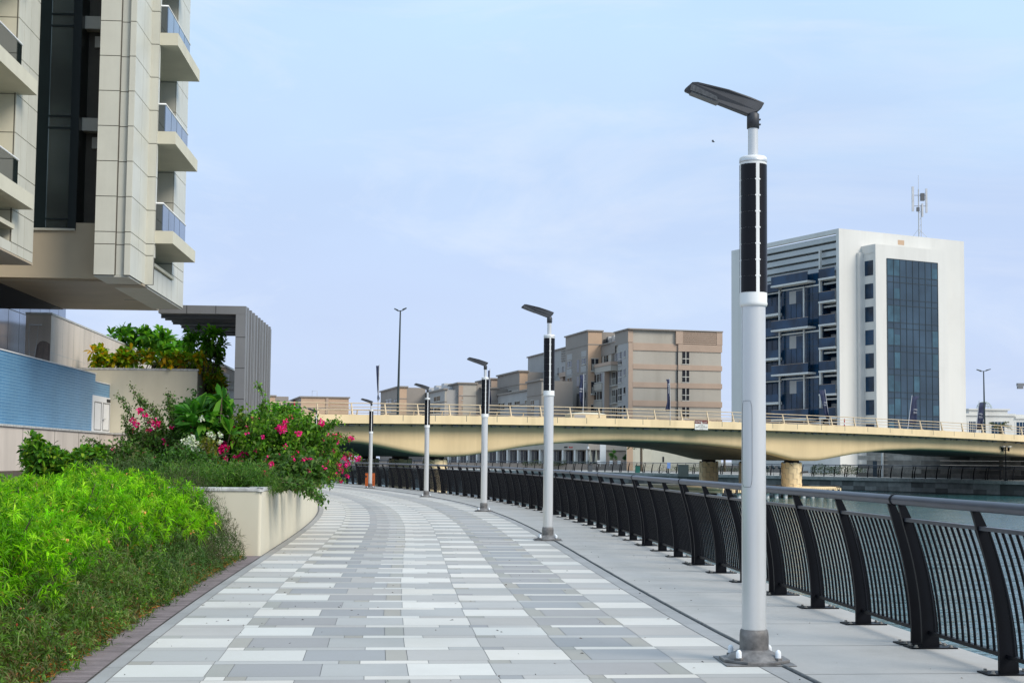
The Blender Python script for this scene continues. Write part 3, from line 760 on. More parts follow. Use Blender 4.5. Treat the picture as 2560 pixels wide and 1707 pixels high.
while y < 8.7:
    w = .30 if i % 4 == 0 else .17; o_ = 0.02 if i % 4 == 0 else [-.03, -.0, -.035][i % 3]
    m.box(-.10, o_, y+.03, y+w, 0, 7.03-(.0 if i % 4 == 0 else .06)); y += w+.035; i += 1
m.build('ribbed_side_wall', M_gmetal, PF)
m = MB(); m.box(-.55, -.37, 7.6, 8.2, 6.1, 6.6); m.build('speaker_box', M_dark, PF)

# ------------------------------------------------------------------ bridge (local: x along, y away)
BR = math.atan2(.5338, .8456)
BG = thing('canal_bridge', 'long yellow road bridge with deep haunched girders crossing the canal', 'bridge', (0, 101.6, 0), BR)
def zt(s): return 4.63-.0003*(s-16)**2
def zb_(s): return 4.05-.0003*(s-16)**2
SP = [(-70, 2.6), (-40, 1.7), (-38, 1.65), (-35, 1.66), (-30, 2.1), (-22, 2.72), (-16.5, 2.75), (-12.6, 2.60), (-10.8, 2.45), (-8.4, 2.02), (-6.4, 1.70), (-5.3, 1.64), (-4., 1.66), (-3.0, 1.72), (0, 2.12), (1.5, 2.38), (3.4, 2.60), (6.9, 2.86), (10.7, 2.98), (14.6, 2.95), (18.7, 2.81), (22.7, 2.54), (25.4, 2.17), (28.1, 1.66), (29.3, 1.62), (31.0, 1.65), (35.1, 2.22), (38.6, 2.55), (43, 2.70), (47, 2.66), (53.2, 2.44), (58, 2.2), (64, 2.2), (110, 2.6)]
def zs(s): return float(np.interp(s, [a for a, b in SP], [b for a, b in SP]))
def extr(mb, secf, ss, close=True, sm=True):
    n = len(secf(ss[0])); vs = []
    for s in ss: vs += [(s, y, z) for y, z in secf(s)]
    fs = [(i*n+k, i*n+(k+1) % n, (i+1)*n+(k+1) % n, (i+1)*n+k) for i in range(len(ss)-1) for k in range(n if close else n-1)]
    mb.add(vs, fs, sm)
ss = list(np.arange(-68, 108, 1.0))
def sec(s):
    zb = zs(s); return [(.95, zb_(s)-.02), (.95, zb+.37), (.95, zb+.33), (.97, zb+.21), (1.03, zb+.10), (1.14, zb+.03), (1.45, zb)]
m = MB(); extr(m, sec, ss, False); extr(m, lambda s: [(15-y, z) for y, z in sec(s)][::-1], ss, False); m.build('girder', M_yel2, BG)
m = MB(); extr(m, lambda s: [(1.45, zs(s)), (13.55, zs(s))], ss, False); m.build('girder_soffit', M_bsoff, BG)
m = MB(); extr(m, lambda s: [(.26, zb_(s)+.12), (.94, zb_(s)-.06), (.94, zb_(s)+.2), (.26, zb_(s)+.3)], ss, True, False)
extr(m, lambda s: [(14.74, zb_(s)+.3), (14.06, zb_(s)+.2), (14.06, zb_(s)-.06), (14.74, zb_(s)+.12)], ss, True, False); m.build('cantilever', M_yel2, BG)
m = MB(); extr(m, lambda s: [(0, zb_(s)), (.25, zb_(s)), (.25, zt(s)), (0, zt(s))], ss, True, False)
extr(m, lambda s: [(14.75, zb_(s)), (15., zb_(s)), (15., zt(s)), (14.75, zt(s))], ss, True, False); m.build('parapet', M_yel, BG)
m = MB(); extr(m, lambda s: [(.25, zb_(s)+.32), (14.75, zb_(s)+.32)], ss, False); m.build('road_deck', M_road, BG)
m = MB(); m2 = MB(); sg = -66.
psn = []
sp = -17.45-2.5*18
while sp < 104: psn.append(sp); sp += 2.5 if sp < 0 else (2.6 if sp < 20 else 2.68)
for a, b in zip(psn[:-1], psn[1:]):
    c = (a+b)/2; m.box(c-.02, c+.02, -.004, .01, zt(c)-.40, zt(c)+.004)
m.build('parapet_joints', M_bsoff, BG)
for side, yy in ((1, .12), (-1, 14.88)):
    prev = None
    for i, s_ in enumerate(psn):
        if s_ < -34 or s_ > 75: continue
        if side == -1 and i % 2: pass
        m = MB(); z = zt(s_); ln = .22*side
        m.add([(s_-.05, yy-.06, z), (s_+.05, yy-.06, z), (s_+.05, yy+.10, z), (s_-.05, yy+.10, z), (s_-.035, yy-.03+ln, z+.80), (s_+.035, yy-.03+ln, z+.80), (s_+.035, yy+.03+ln, z+.80), (s_-.035, yy+.03+ln, z+.80)], [(0,3,2,1), (4,5,6,7), (0,1,5,4), (1,2,6,5), (2,3,7,6), (3,0,4,7)])
        m.box(s_-.2, s_+.2, yy-.1, yy+.12, z+.001, z+.03)
        if side == 1: m.build('railing_post', M_yrail, BG)
        else: m2.v += [(0, 0, 0)]*0; m2.add(m.v, m.f)
m2.build('far_railing_posts', M_yrail, BG)
for side, yy in ((1, .12), (-1, 14.88)):
    for hh, r_ in ((.77, .035), (.52, .024), (.28, .024)):
        m = MB(); m.tube([(s, yy+.22*side*hh/.8-.03, zt(s)+hh) for s in ss[::2]], r_, 6); m.build('railing_bar', M_yrail, BG)
def pier(s_, y_):
    m = MB(); zz = 1.42
    hs = np.linspace(-2.0, zz, 9)
    for i in range(8):      # courses of blocks with toothed joints
        m.cyl(s_, y_, hs[i]+.014, hs[i+1]-.014, .84, n=28)
        for k in range(8):
            a = 2*PI*(k+.5*(i % 2))/8
            x, y = s_+.842*math.cos(a), y_+.842*math.sin(a)
            mm = m.M; m.M = Matrix.Translation((x, y, 0)) @ Matrix.Rotation(a, 4, 'Z'); m.box(-.02, .010, -.16, .16, hs[i+1]-.085, hs[i+1]+.05, 0)
            m.box(-.02, .004, -.165-.015, -.165+.0, hs[i]+.02, hs[i+1]-.015, 1); m.M = mm
    m.cyl(s_, y_, -2.1, zz-.02, .825, n=28, mi=1)
    o = m.build('pier', [M_yel, M_mush], BG)
    m = MB(); m.cyl(s_, y_, zz, zs(s_)+.02, .62, n=16); m.box(s_-.75, s_+.75, y_-.35, y_+.35, zz+.002, zz+.10)
    m.tube([(s_-.55, y_-.7, 1.2), (s_-.85, y_-.72, 1.35), (s_-.8, y_-.7, 1.6)], .02, 5); m.build('bearing', M_bear, o)
    return o
for s_ in (-38.8, -4.8, 29.15):
    for y_ in (2.4, 7.7, 13.0): pier(s_, y_)
m = MB(); 
for i, s_ in enumerate(np.arange(-30, 62, .8)):
    if random.random() < .65: m.box(s_, s_+random.uniform(.05, .5), .7, .9, zb_(s_)-.16, zb_(s_)-.05)
extr(m, lambda s: [(.78, zb_(s)-.12), (.84, zb_(s)-.12), (.84, zb_(s)-.08), (.78, zb_(s)-.08)], list(np.arange(-30, 62, 2.)), True, False); m.build('cable_tray', M_gmetal, BG)
m = MB(); m.tube([(28.9+.5, 1.5, .68), (29.9, 1.25, .72)], .09, 8); m.build('pier_lamp', M_head, BG)

def FRM(P, dirL):
    l = math.hypot(*dirL); dL = Vector((dirL[0]/l, dirL[1]/l)); return P, dL, Vector((dL.y, -dL.x))
def hitp(x, y, P, n):
    d = ray(x, y); k = (P[0]*n[0]+P[1]*n[1])/(d[0]*n[0]+d[1]*n[1]); return Vector((d[0]*k, d[1]*k, EYE+d[2]*k))
BP = (0, 101.6); BD = Vector((.8456, .5338)); BN = Vector((-.5338, .8456))
def onb(x, y, off): return hitp(x, y, (BP[0]+BN.x*off, BP[1]+BN.y*off), BN)
# warning sign on the parapet
a = onb(1736.5, 1049.5, 0); s0 = Vector((a.x-BP[0], a.y-BP[1])).dot(BD)
SG_ = thing('warning_sign', 'small maroon and white safe clearance sign fixed to the yellow bridge parapet', 'sign', (0, 101.6, 0), BR)
m = MB(); m.box(s0, s0+1.30, -.05, -.01, 3.95, 4.41); sb = m.build('sign_board', M_sgw, SG_)
m = MB(); m.box(s0, s0+1.30, -.055, -.051, 4.41, 4.68); m.box(s0, s0+1.3, -.051, -.01, 4.411, 4.68); m.build('header_band', M_sgr, sb)
def text(body, x, y, z, size, mat, parent, name='lettering', rz=0., align='CENTER', ext=.002):
    c = bpy.data.curves.new('t', 'FONT'); c.body = body; c.size = size; c.align_x = align; c.align_y = 'CENTER'; c.extrude = ext
    o = bpy.data.objects.new('t', c); C.objects.link(o); bpy.context.view_layer.update()
    me = bpy.data.meshes.new_from_object(o.evaluated_get(bpy.context.evaluated_depsgraph_get()))
    bpy.data.objects.remove(o); me.materials.clear(); me.materials.append(mat)
    n = bpy.data.objects.new(name, me); C.objects.link(n); n.parent = parent
    n.location = (x, y, z); n.rotation_euler = (PI/2, 0, rz); return n
text('CAUTION', s0+.31, -.058, 4.545, .165, M_sgw, sb)
# Arabic presentation forms, written in visual order
text('\ufeae\ufef3\ufeac\ufea4\ufe97', s0+1.0, -.058, 4.545, .17, M_sgw, sb)
text('\ufee6\ufe8e\ufee3\ufe83 \ufe94\ufed3\ufe8e\ufeb4\ufee3', s0+.65, -.054, 4.285, .15, M_ink, sb)
text('SAFE CLEARANCE', s0+.65, -.054, 4.13, .145, M_ink, sb)
text('2.5m - Medium', s0+.65, -.054, 4.01, .06, M_ink, sb)
m = MB(); m.add([(s0+.58, -.058, 4.43), (s0+.76, -.058, 4.43), (s0+.67, -.058, 4.64)], [(0, 1, 2)]); m.build('warning_triangle', M_sgw, sb)
m = MB(); m.box(s0+.66, s0+.68, -.0605, -.0585, 4.5, 4.58); m.box(s0+.66, s0+.68, -.0605, -.0585, 4.455, 4.475); m.build('exclamation_mark', M_sgr, sb)

# fender island round the right hand pier
FI = thing('pier_fender', 'yellow ribbed concrete fender platform around the right bridge pier', 'fender', (0, 101.6, 0), BR)
m = MB(); cs, x0, x1, y0, y1 = 29.2, 26.5, 35.3, .2, 15.2
def rrect(x0, x1, y0, y1, r):
    o = []
    for cx_, cy_, a0 in ((x1-r, y0+r, -90), (x1-r, y1-r, 0), (x0+r, y1-r, 90), (x0+r, y0+r, 180)):
        o += [(cx_+r*math.cos(R(a0+15*k)), cy_+r*math.sin(R(a0+15*k))) for k in range(7)]
    return o
m.prism(rrect(20., 33., .6, 15., .8), -.78, -.52); bevel(m.build('platform', M_yel, FI), .12, 4)
m = MB()
x = 20.1
while x < 32.9: m.box(x, x+.14, .56, .75, -.95, -.60); m.box(x+.02, x+.12, .7, 2.0, -.525, -.505); x += .22
m.prism(rrect(20.1, 32.9, .7, 14.9, .8), -1.0, -.79); m.build('ribs', M_yel, FI)
m = MB(); x = 20.2
while x < 33: m.box(x, x+.22, .535, .75, -1.02, -.72); x += .62
m.build('slots', M_dark, FI)
m = MB(); x = 20.3
while x < 33: m.cyl(x, 1.2, -2, -.99, .2, n=10); x += 1.0
m.build('piles', M_quay, FI)
# abutment
AB = thing('stone_abutment', 'dark block stone wall under the right end of the bridge', 'abutment')
m = MB(); pa, pb = Vector((37.2, 153.5)), Vector((64, 124)); dd = (pb-pa); ln = dd.length; an = math.atan2(dd.y, dd.x)
m.M = Matrix.Translation((pa.x, pa.y, 0)) @ Matrix.Rotation(an, 4, 'Z')
for j in range(7):
    for i in range(int(ln/2.2)):
        c = random.choice([.5, .6, .7, .9, 1.15]); c *= 1.0 if i > 2 else 1.5; m.col = (.26*c, .235*c, .205*c)
        of = (j % 2)*1.1; m.box(i*2.2+of+.01, i*2.2+2.19+of, 0, .6, j*.45+.005, j*.45+.445)
m.build('stone_blocks', M_quay, AB)
m = MB(); m.M = Matrix.Translation((pa.x, pa.y, 0)) @ Matrix.Rotation(an, 4, 'Z'); m.cyl(3.2, -.2, 0, 3.1, .13); m.build('drain_pipe', M_wband, AB)
m = MB(); m.M = Matrix.Translation((pa.x, pa.y, 0)) @ Matrix.Rotation(an, 4, 'Z'); m.box(1.9, 2.4, -.03, 0, 0, 1.7); m.build('service_door', M_nline, AB)

# flags on the far side of the bridge
def flag(top, base, rows, label, emblem=None, off=13.6, vert=False):
    T = onb(*top, off); B_ = onb(*base, off); B_ = Vector((B_.x, B_.y, min(B_.z, zt(0)-.3)))
    t = thing('flag', label, 'flag', B_, 0, 'promotional flags along the bridge')
    m = MB(); m.tube([(0, 0, 0), T-B_], [.045, .03], 8); m.build('pole', M_fpole, t)
    m = MB(); vs = []; n = len(rows); K = 6
    for j, (xl, xr, y) in enumerate(rows):
        for k in range(K+1):
            p = at(xl+(xr-xl)*k/K, y, T.y)-B_
            vs.append((p.x, p.y+.12*math.sin(k*1.3+j*.9)*(k/K)+.03, p.z))
    m.add(vs, [(j*(K+1)+k, j*(K+1)+k+1, (j+1)*(K+1)+k+1, (j+1)*(K+1)+k) for j in range(n-1) for k in range(K)], True)
    f = m.build('banner', M_navy, t); sd = f.modifiers.new('thickness', 'SOLIDIFY'); sd.thickness = .02
    if emblem:
        x, y, r_ = emblem; c = at(x, y, T.y)-B_; m = MB(); k = r_/F*T.y
        for q, (rr, a0, a1) in enumerate(((1., 20, 150), (.7, 0, 120), (.9, 200, 300))):
            m.tube([(c.x+k*rr*math.cos(R(a0+(a1-a0)*i/8)), c.y-.20, c.z+k*rr*.7*math.sin(R(a0+(a1-a0)*i/8))-q*.03) for i in range(9)], .022, 5)
        for q in range(2):
            m.box(c.x-k*.9, c.x+k*.9, c.y-.21, c.y-.19, c.z-k*(1.+.45*q), c.z-k*(.85+.45*q))
        if vert:
            for q in range(9): m.box(c.x-k*.35, c.x+k*.35, c.y-.21, c.y-.19, c.z-k*(1.9+.9*q), c.z-k*(1.4+.9*q))
        m.build('emblem', M_fpole, f)
    return t
flag((948, 911), (945, 1012), [(940, 947.5, 914), (941, 947.5, 935), (942, 947, 955), (943.5, 946.5, 975), (944.5, 946, 985), (943, 949, 995), (944, 945.5, 1003)], 'thin navy flag rolled tight round its pole, leftmost on the bridge')
flag((1225, 922), (1221, 1042), [(1220, 1224.5, 926), (1220, 1224, 950), (1221, 1226, 975), (1222, 1228, 995), (1222, 1227.5, 1010)], 'navy flag hanging directly behind the third nearest solar lamp')
flag((1459, 935), (1457, 1040), [(1449, 1458.5, 937), (1451, 1458.5, 950), (1448, 1458, 970), (1448, 1458, 985), (1450, 1457.5, 1000), (1454, 1457.5, 1016)], 'navy flag with white emblem just right of the second nearest lamp', (1452, 974, 4.))
flag((1674, 945), (1676, 1050), [(1665, 1674, 948), (1668, 1674.5, 955), (1668, 1674.5, 985), (1668, 1675, 1005), (1663, 1675, 1024), (1665, 1675, 1027)], 'narrow navy flag with white vertical lettering in front of the beige block end wall', (1671, 961, 2.5), vert=True)
flag((2062, 973), (2077, 1064), [(2047, 2062, 975), (2051, 2064, 990), (2056, 2067, 1010), (2060, 2070, 1030), (2066, 2073, 1046)], 'navy flag leaning right in front of the navy glass balconies', (2062, 1008, 4.))
flag((2280, 988), (2267, 1074), [(2280, 2300, 990), (2279, 2292, 1000), (2276, 2292.5, 1020), (2272, 2292, 1040), (2270, 2292, 1053), (2269, 2290, 1060)], 'navy flag on a leaning pole in front of the curtain wall', (2287, 1026, 5.))
flag((2448, 1001), (2438, 1078), [(2449, 2466, 1006), (2447, 2464, 1020), (2444, 2460, 1038), (2441, 2457, 1056), (2439, 2457, 1073)], 'wide navy flag in front of the domed white building, rightmost of all', (2450, 1037, 5.))
def road_light(top, base, spread, label, off=12.5):
    T = onb(*top, off); B_ = onb(*base, off)
    t = thing('road_light', label, 'street lamp', (B_.x, B_.y, zb_(0)+.3), 0, 'tall double road lights')
    h = T.z-zb_(0)-.3; w = spread/F*T.y
    m = MB(); m.tube([(0, 0, 0), (T.x-B_.x, T.y-B_.y, h)], [.11, .055], 10); m.build('pole', M_dpole, t)
    for sg in (-1, 1):
        m = MB(); m.M = Matrix.Translation((T.x-B_.x, T.y-B_.y, h-.05))
        m.tube([(0, 0, 0), (sg*w*.45, 0, .05+.03*sg)], .035, 6)
        y = .05+.03*sg
        vs = [(sg*w*.35, -.12, y-.06), (sg*w*.35, .12, y-.06), (sg*w*1.05, .1, y+.13), (sg*w*1.05, -.1, y+.13), (sg*w*.35, -.1, y+.08), (sg*w*.35, .1, y+.08), (sg*w, .08, y+.20), (sg*w, -.08, y+.20)]
        m.add(vs, [(0,1,2,3), (7,6,5,4), (0,4,5,1), (1,5,6,2), (2,6,7,3), (3,7,4,0)]); m.build('lamp_head', M_dpole, t)
road_light((1001, 776), (994, 1045), 15, 'tall dark double headed road light on the bridge left of the solar lamps')
road_light((2459, 927), (2462, 1075), 17, 'dark double headed road light beside the domed white building')

# ------------------------------------------------------------------ white building (local: x = right face, y = left face)
WP = (46.023, 200.); WR_ = math.atan2(.4587, .8886)
WB = thing('white_apartment_block', 'large white apartment block with navy glass and balconies on its left face', 'building', (*WP, 0), WR_)
ZT = 34.48
m = MB(); m.box(0, 23.8, 0, .6, .0, ZT-.0); m.box(23.2, 23.8, .6, 25.5, 0, ZT); m.box(.0, .6, .6, 25.5, ZT-.62, ZT); m.box(0, 4., 22.9, 25.5, 0, ZT-.63); m.box(.61, 23.19, 25.0, 25.5, 0, ZT-.01)
m.box(.6, 23.2, .6, 25., ZT-1.2, ZT-1.0); m.build('white_shell', M_wbld, WB)
m = MB(); zz = 33.75
for i in range(5): m.box(.25+i*.3, 2.2, .61, 22.89, zz-.82, zz-.10); zz -= 1.0
m.box(2.0, 2.19, .61, 22.89, 28.9, 33.8)
m.box(1.95, 2.3, 4.5, 22.89, 27.5, 28.9); m.box(1.0, 2.2, 14.4, 22.89, 28.0, 28.6); m.build('roof_louvres', M_wband, WB)
m = MB(); m.box(2.2, 3.0, .61, 22.88, 0, 32.5); m.box(.9, 2.19, 4.6, 14.05, 4.5, 28.9); m.build('glass_facade', M_nglass, WB)
m = MB(); m.box(.0, .89, .61, 22.88, 0, 4.4); m.build('ground_storey', M_wbld, WB)
m = MB()
for l in np.arange(5.6, 22.8, 1.25): q_ = .86 if l < 14 else 2.15; m.box(q_, q_+.04, l, l+.05, 0, 28.8)
for i in range(8): m.box(2.15, 2.2, 14.1, 22.88, 27.1-3.31*i, 27.2-3.31*i); m.box(.87, .9, 4.62, 14.04, 25.9-3.31*i, 25.96-3.31*i); m.box(.87, .9, 4.62, 14.04, 24.9-3.31*i, 24.96-3.31*i)
m.build('mullions', M_nline, WB)
m = MB(); m.box(.1, .45, 4.25, 4.55, 0, 32.0); m.box(.3, .5, 8.2, 8.38, 0, 27.1); m.box(.3, .5, 13.9, 14.08, 0, 27.1); m.build('balcony_posts', M_wbld, WB)
def wbalc(l0, l1, z, parent=WB, r0=-.3, dep=2.44):
    m = MB(); m.box(r0, 2.14, l0, l1, z-.26, z); b = m.build('balcony', M_wbld, parent)
    m = MB(); m.box(r0+.05, r0+.09, l0+.05, l1-.05, z, z+1.3); m.build('balustrade', M_nglass, b)
    m = MB(); m.box(r0+.04, r0+.1, l0+.05, l1-.05, z+1.3, z+1.34); m.build('top_rail', M_tan, b)
    return b
for i in range(8):
    z = 27.75-3.31*i
    wbalc(.65, 4.2, z); 
    m = MB(); m.box(.7, .85, .65, 4.2, z-.85, z-.6); m.build('balcony_beam', M_wbld, WB)
    m = MB(); m.box(2.0, 2.19, 2.6, 4.2, z+.2, z+2.0); m.build('back_wall', M_grend, WB)
for i in range(4):
    z = 27.75-6.65*i; wbalc(6.2, 14.8, z, r0=-.6)
    m = MB(); m.box(.7, .85, 4.6, 14., z-.8, z-.6); m.box(.7, .85, 14.1, 22.88, z-1.0, z-.8); m.build('balcony_beam', M_wbld, WB)
    m = MB(); m.box(.84, .9, 8.6, 12.2, z-2.9, z-1.0); m.build('back_wall', M_grend, WB)
    m = MB(); m.box(.82, .838, 9.0, 10.6, z-2.9, z-1.1); m.build('window', M_nglass, WB)
    z2 = z-4.1; m = MB(); m.box(.2, 2.14, 14.1, 22.88, z2-.3, z2+.05); bb = m.build('balcony', M_wbld, WB)
    m = MB(); m.box(.3, .34, 14.1, 22.88, z2+.05, z2+1.2); m.box(.3, .34, 14.1, 22.88, z-.75, z+.5); m.build('balustrade', M_nglass, bb)
m = MB(); m.box(4.06, 17.58, -2.95, -.0, 0, 32.2); m.build('white_bay', M_wbld, WB)
m = MB(); m.box(4.00, 4.06, -2.6, -.02, 31.0, 31.4); m.box(3.2, 4.05, -.5, -.01, 0, 31.2); m.build('bay_fin', M_wbld, WB)
for i in range(8):
    z = 29.96-3.28*i
    m = MB(); m.box(4.02, 4.07, -2.45, -.75, z-2.1, z); m.build('window', M_nglass, WB)
m = MB(); m.box(6.1, 15.6, -3.0, -2.94, 0, 30.3); cw = m.build('curtain_wall', M_nglass2, WB)
m = MB()
for i in range(9): x = 6.1+9.5*i/8; m.box(x-.04, x+.04, -3.05, -3.0, 0, 30.3)
for i in range(9):
    z = 30.3-3.28*i; m.box(6.1, 15.6, -3.05, -3.0, z-.06, z+.02); m.box(6.1, 15.6, -3.05, -3.0, z-2.5, z-2.43)
m.build('mullions', M_nline, cw)
for (c, i) in ((0, 0), (7, 0), (1, 1), (0, 2), (1, 2), (1, 3), (0, 3), (1, 4), (7, 4), (0, 5), (1, 5), (7, 6), (0, 7), (1, 7), (7, 3), (1, 0), (4, 5), (0, 6), (1, 6)):
    x = 6.1+9.5*c/8; z = 30.3-3.28*i; m = MB(); m.box(x+.08, x+9.5/8-.08, -3.02, -3.0, z-2.35, z-.1 if random.random() < .6 else z-.9); m.build('lit_pane', M_nglass3, cw)
m = MB(); m.box(10.9, 12.1, -.01, .0, 33.0, 33.7); m.build('roof_opening', M_tan2, WB)
mp = hitp(2301, 593, WP, (-.4587, .8886))
MST = thing('antenna_mast', 'telecom mast with white antenna panels on the white block roof', 'antenna', (mp.x+.5, mp.y+2.5, ZT-1.0))
m = MB(); m.cyl(0, 0, 0, 8.5, .09); m.cyl(.35, 0, 0, 6.2, .05, n=8); m.tube([(0, 0, 8.4), (0, 0, 10.6)], .03, 6)
for z in (.8, 1.8, 2.8, 3.8, 4.8): m.tube([(0, 0, z), (.35, 0, z+.5)], .03, 5)
m.tube([(0, 0, 2.6), (-2.0, 0, 0)], .03, 5); m.tube([(0, 0, 2.6), (2.4, 0, 0)], .03, 5); m.build('mast_pole', M_acu, MST)
for x, z0, z1, w in ((-.85, 5.2, 8.9, .16), (1.15, 5.0, 8.6, .14), (.55, 4.4, 6.4, .12)):
    m = MB(); m.box(x-w, x+w, -.12, .12, z0, z1); m.build('antenna_panel', M_frost, MST)
m = MB(); m.box(.3, .85, -.25, .25, 6.8, 7.9); m.box(-.3, .1, -.2, .2, 5.2, 5.8); m.tube([(-.8, 0, 6), (1.1, 0, 6)], .04, 6); m.tube([(-.8, 0, 7.6), (1.1, 0, 7.6)], .04, 6); m.build('radio_units', M_gmetal2, MST)

# ------------------------------------------------------------------ beige apartment complex
def beige(P, rz, name, label):
    return thing(name, label, 'building', (P[0], P[1], 0), rz)
BPt, BdL, BdR = FRM((20.43, 250.), (-.2514, 1)); BRZ = math.atan2(BdR.y, BdR.x)
def LZ(x, y, off=0.):
    w = hitp(x, y, (BPt[0]+BdR.x*off, BPt[1]+BdR.y*off), BdR); return (w.x-BPt[0])*BdL.x+(w.y-BPt[1])*BdL.y, w.z
def RZ(x, y, off=0.):
    w = hitp(x, y, (BPt[0]+BdL.x*off, BPt[1]+BdL.y*off), BdL); return (w.x-BPt[0])*BdR.x+(w.y-BPt[1])*BdR.y, w.z
AP = beige(BPt, BRZ, 'apartment_building', 'tallest beige and tan apartment block, with banded end wall and balconies')
m = MB(); m.box(0, 17.3, 0, 5.8, 0, 24.41); m.box(.25, 17.2, 5.8, 60, 0, 22.6); m.build('wall', M_bei, AP)
m = MB(); m.box(-.02, .8, -.12, 0, 0, 22.1)
for z0, z1 in ((20.8, 22.1), (17.5, 18.4), (14.3, 15.2), (11., 12.), (7.8, 8.8), (4.5, 5.4)): m.box(.82, 17.34, -.15, -.0, z0, z1); m.box(9.15, 17.45, -.45, -.16, z0, z1)
m.box(-.1, .8, -.14, -.0, 22.2, 24.35); m.box(8.7, 10.0, -.5, -.0, 22.11, 24.4); m.box(16.4, 17.5, -.5, 0, 22.11, 24.4)
for i in range(6): m.box(10.0, 16.4, -.45, -.1, 22.2+.36*i, 22.2+.36*i+.24)
m.build('tan_bands', M_tan, AP)
m = MB(); m.box(9.15, 17.3, -.3, -.01, 0, 22.1); m.box(10.0, 16.4, -.08, -.01, 22.1, 24.3); m.build('projecting_wall', M_bei, AP)
m = MB()
for z0, z1 in ((18.45, 20.75), (15.25, 17.45), (12.05, 14.25), (8.85, 10.95), (5.45, 7.75)): m.box(9.05, 9.17, -.31, -.02, z0, z1)
m.build('downpipe', M_dark, AP)
m = MB(); m.box(-.25, 17.6, -.6, -.0, 24.4, 24.62); m.box(-.3, 0, -.6, 7.6, 24.4, 24.62); m.box(-.2, .05, 7.6, 18.5, 22.75, 22.95); m.build('cornice', M_mush, AP)
m = MB(); m.box(-.05, .0, 0, 7.4, 22.1, 24.4); m.box(.15, .22, 7.4, 18.5, 20.8, 22.75); m.box(-.04, 0, 7.4, 10, 20.8, 22.7); m.build('grey_band', M_mush, AP)
m = MB(); m.box(-.03, .0, 0, 5.8, 0, 22.1); m.build('grey_side', M_grend, AP)
NW = [0]
def win(par, axis, a0, a1, z0, z1, off, split=(2, 2), fr=.14, rail=False):
    """window on a left face (axis L, plane x=off) or a right face (axis R, plane y=off)"""
    m = MB(); bx = (lambda u0, u1, w0, w1, d0, d1: m.box(off-d1, off-d0, u0, u1, w0, w1)) if axis == 'L' else (lambda u0, u1, w0, w1, d0, d1: m.box(u0, u1, off-d1, off-d0, w0, w1))
    bx(a0, a1, z0, z1, -.05, .02); wo = m.build('window', M_wing, par)
    m = MB(); bx = (lambda u0, u1, w0, w1, d0, d1: m.box(off-d1, off-d0, u0, u1, w0, w1)) if axis == 'L' else (lambda u0, u1, w0, w1, d0, d1: m.box(u0, u1, off-d1, off-d0, w0, w1))
    for i in range(1, split[0]): u = a0+(a1-a0)*i/split[0]; bx(u-fr/2, u+fr/2, z0, z1, .025, .08)
    if split[1] > 1: w = z0+(z1-z0)*.42; bx(a0, a1, w-fr/2, w+fr/2, .027, .085)
    bx(a0-fr*.5, a1+fr*.5, z0-fr, z0, .0, .12); bx(a0-fr*.5, a1+fr*.5, z1, z1+fr*.7, 0, .1)
    if rail:
        for k in range(6): u = a0+(a1-a0)*(k+.5)/6; bx(u-.04, u+.04, z0, z0+1.1, .3, .35)
        bx(a0, a1, z0+1.08, z0+1.15, .28, .38); bx(a0-.1, a1+.1, z0-.25, z0-fr-.01, 0, .5)
    m.build('window_frame', M_wfr, wo)
for i in range(6):
    z = 20.8-3.22*i
    win(AP, 'R', 9.95, 11.25, z-2.2, z, -.31)
    win(AP, 'L', 3.5, 5.3, z-2.25, z-.05, -.03)
    win(AP, 'L', 1.45, 2.45, z-1.1, z, -.03, (1, 1))
for l0, l1 in ((6.6, 10.2), (12.2, 14.6), (16., 17.8)): win(AP, 'L', l0, l1, 19.3, 20.75, .25, (4 if l0 < 8 else 2, 1))
m = MB(); m.box(-1.3, .24, 6.0, 17.6, 18.6, 19.2); m.build('balcony_ledge', M_tan, AP)
m = MB(); m.box(-1.2, .24, 6.2, 17.4, 17.55, 18.59); m.build('ledge_band', M_bei, AP)
m = MB(); m.box(-1.1, .24, 10.2, 17.3, 0, 17.54); m.build('bay_wall', M_grend, AP)
m = MB(); m.box(-1.12, -.2, 10.1, 10.2, 0, 17.54); m.build('bay_tan_side', M_tan, AP)
for i in range(5):
    z = 17.5-3.22*i
    win(AP, 'L', 6.6, 9.6, z-2.4, z-.1, .24, (3, 1), rail=True)
    win(AP, 'L', 11.6, 16.2, z-1.7, z-.2, -1.11, (3, 1))
    m = MB(); m.box(-1.3, -1.11, 11.4, 16.4, z-3.2, z-2.0); m.build('window_apron', M_bei, AP)
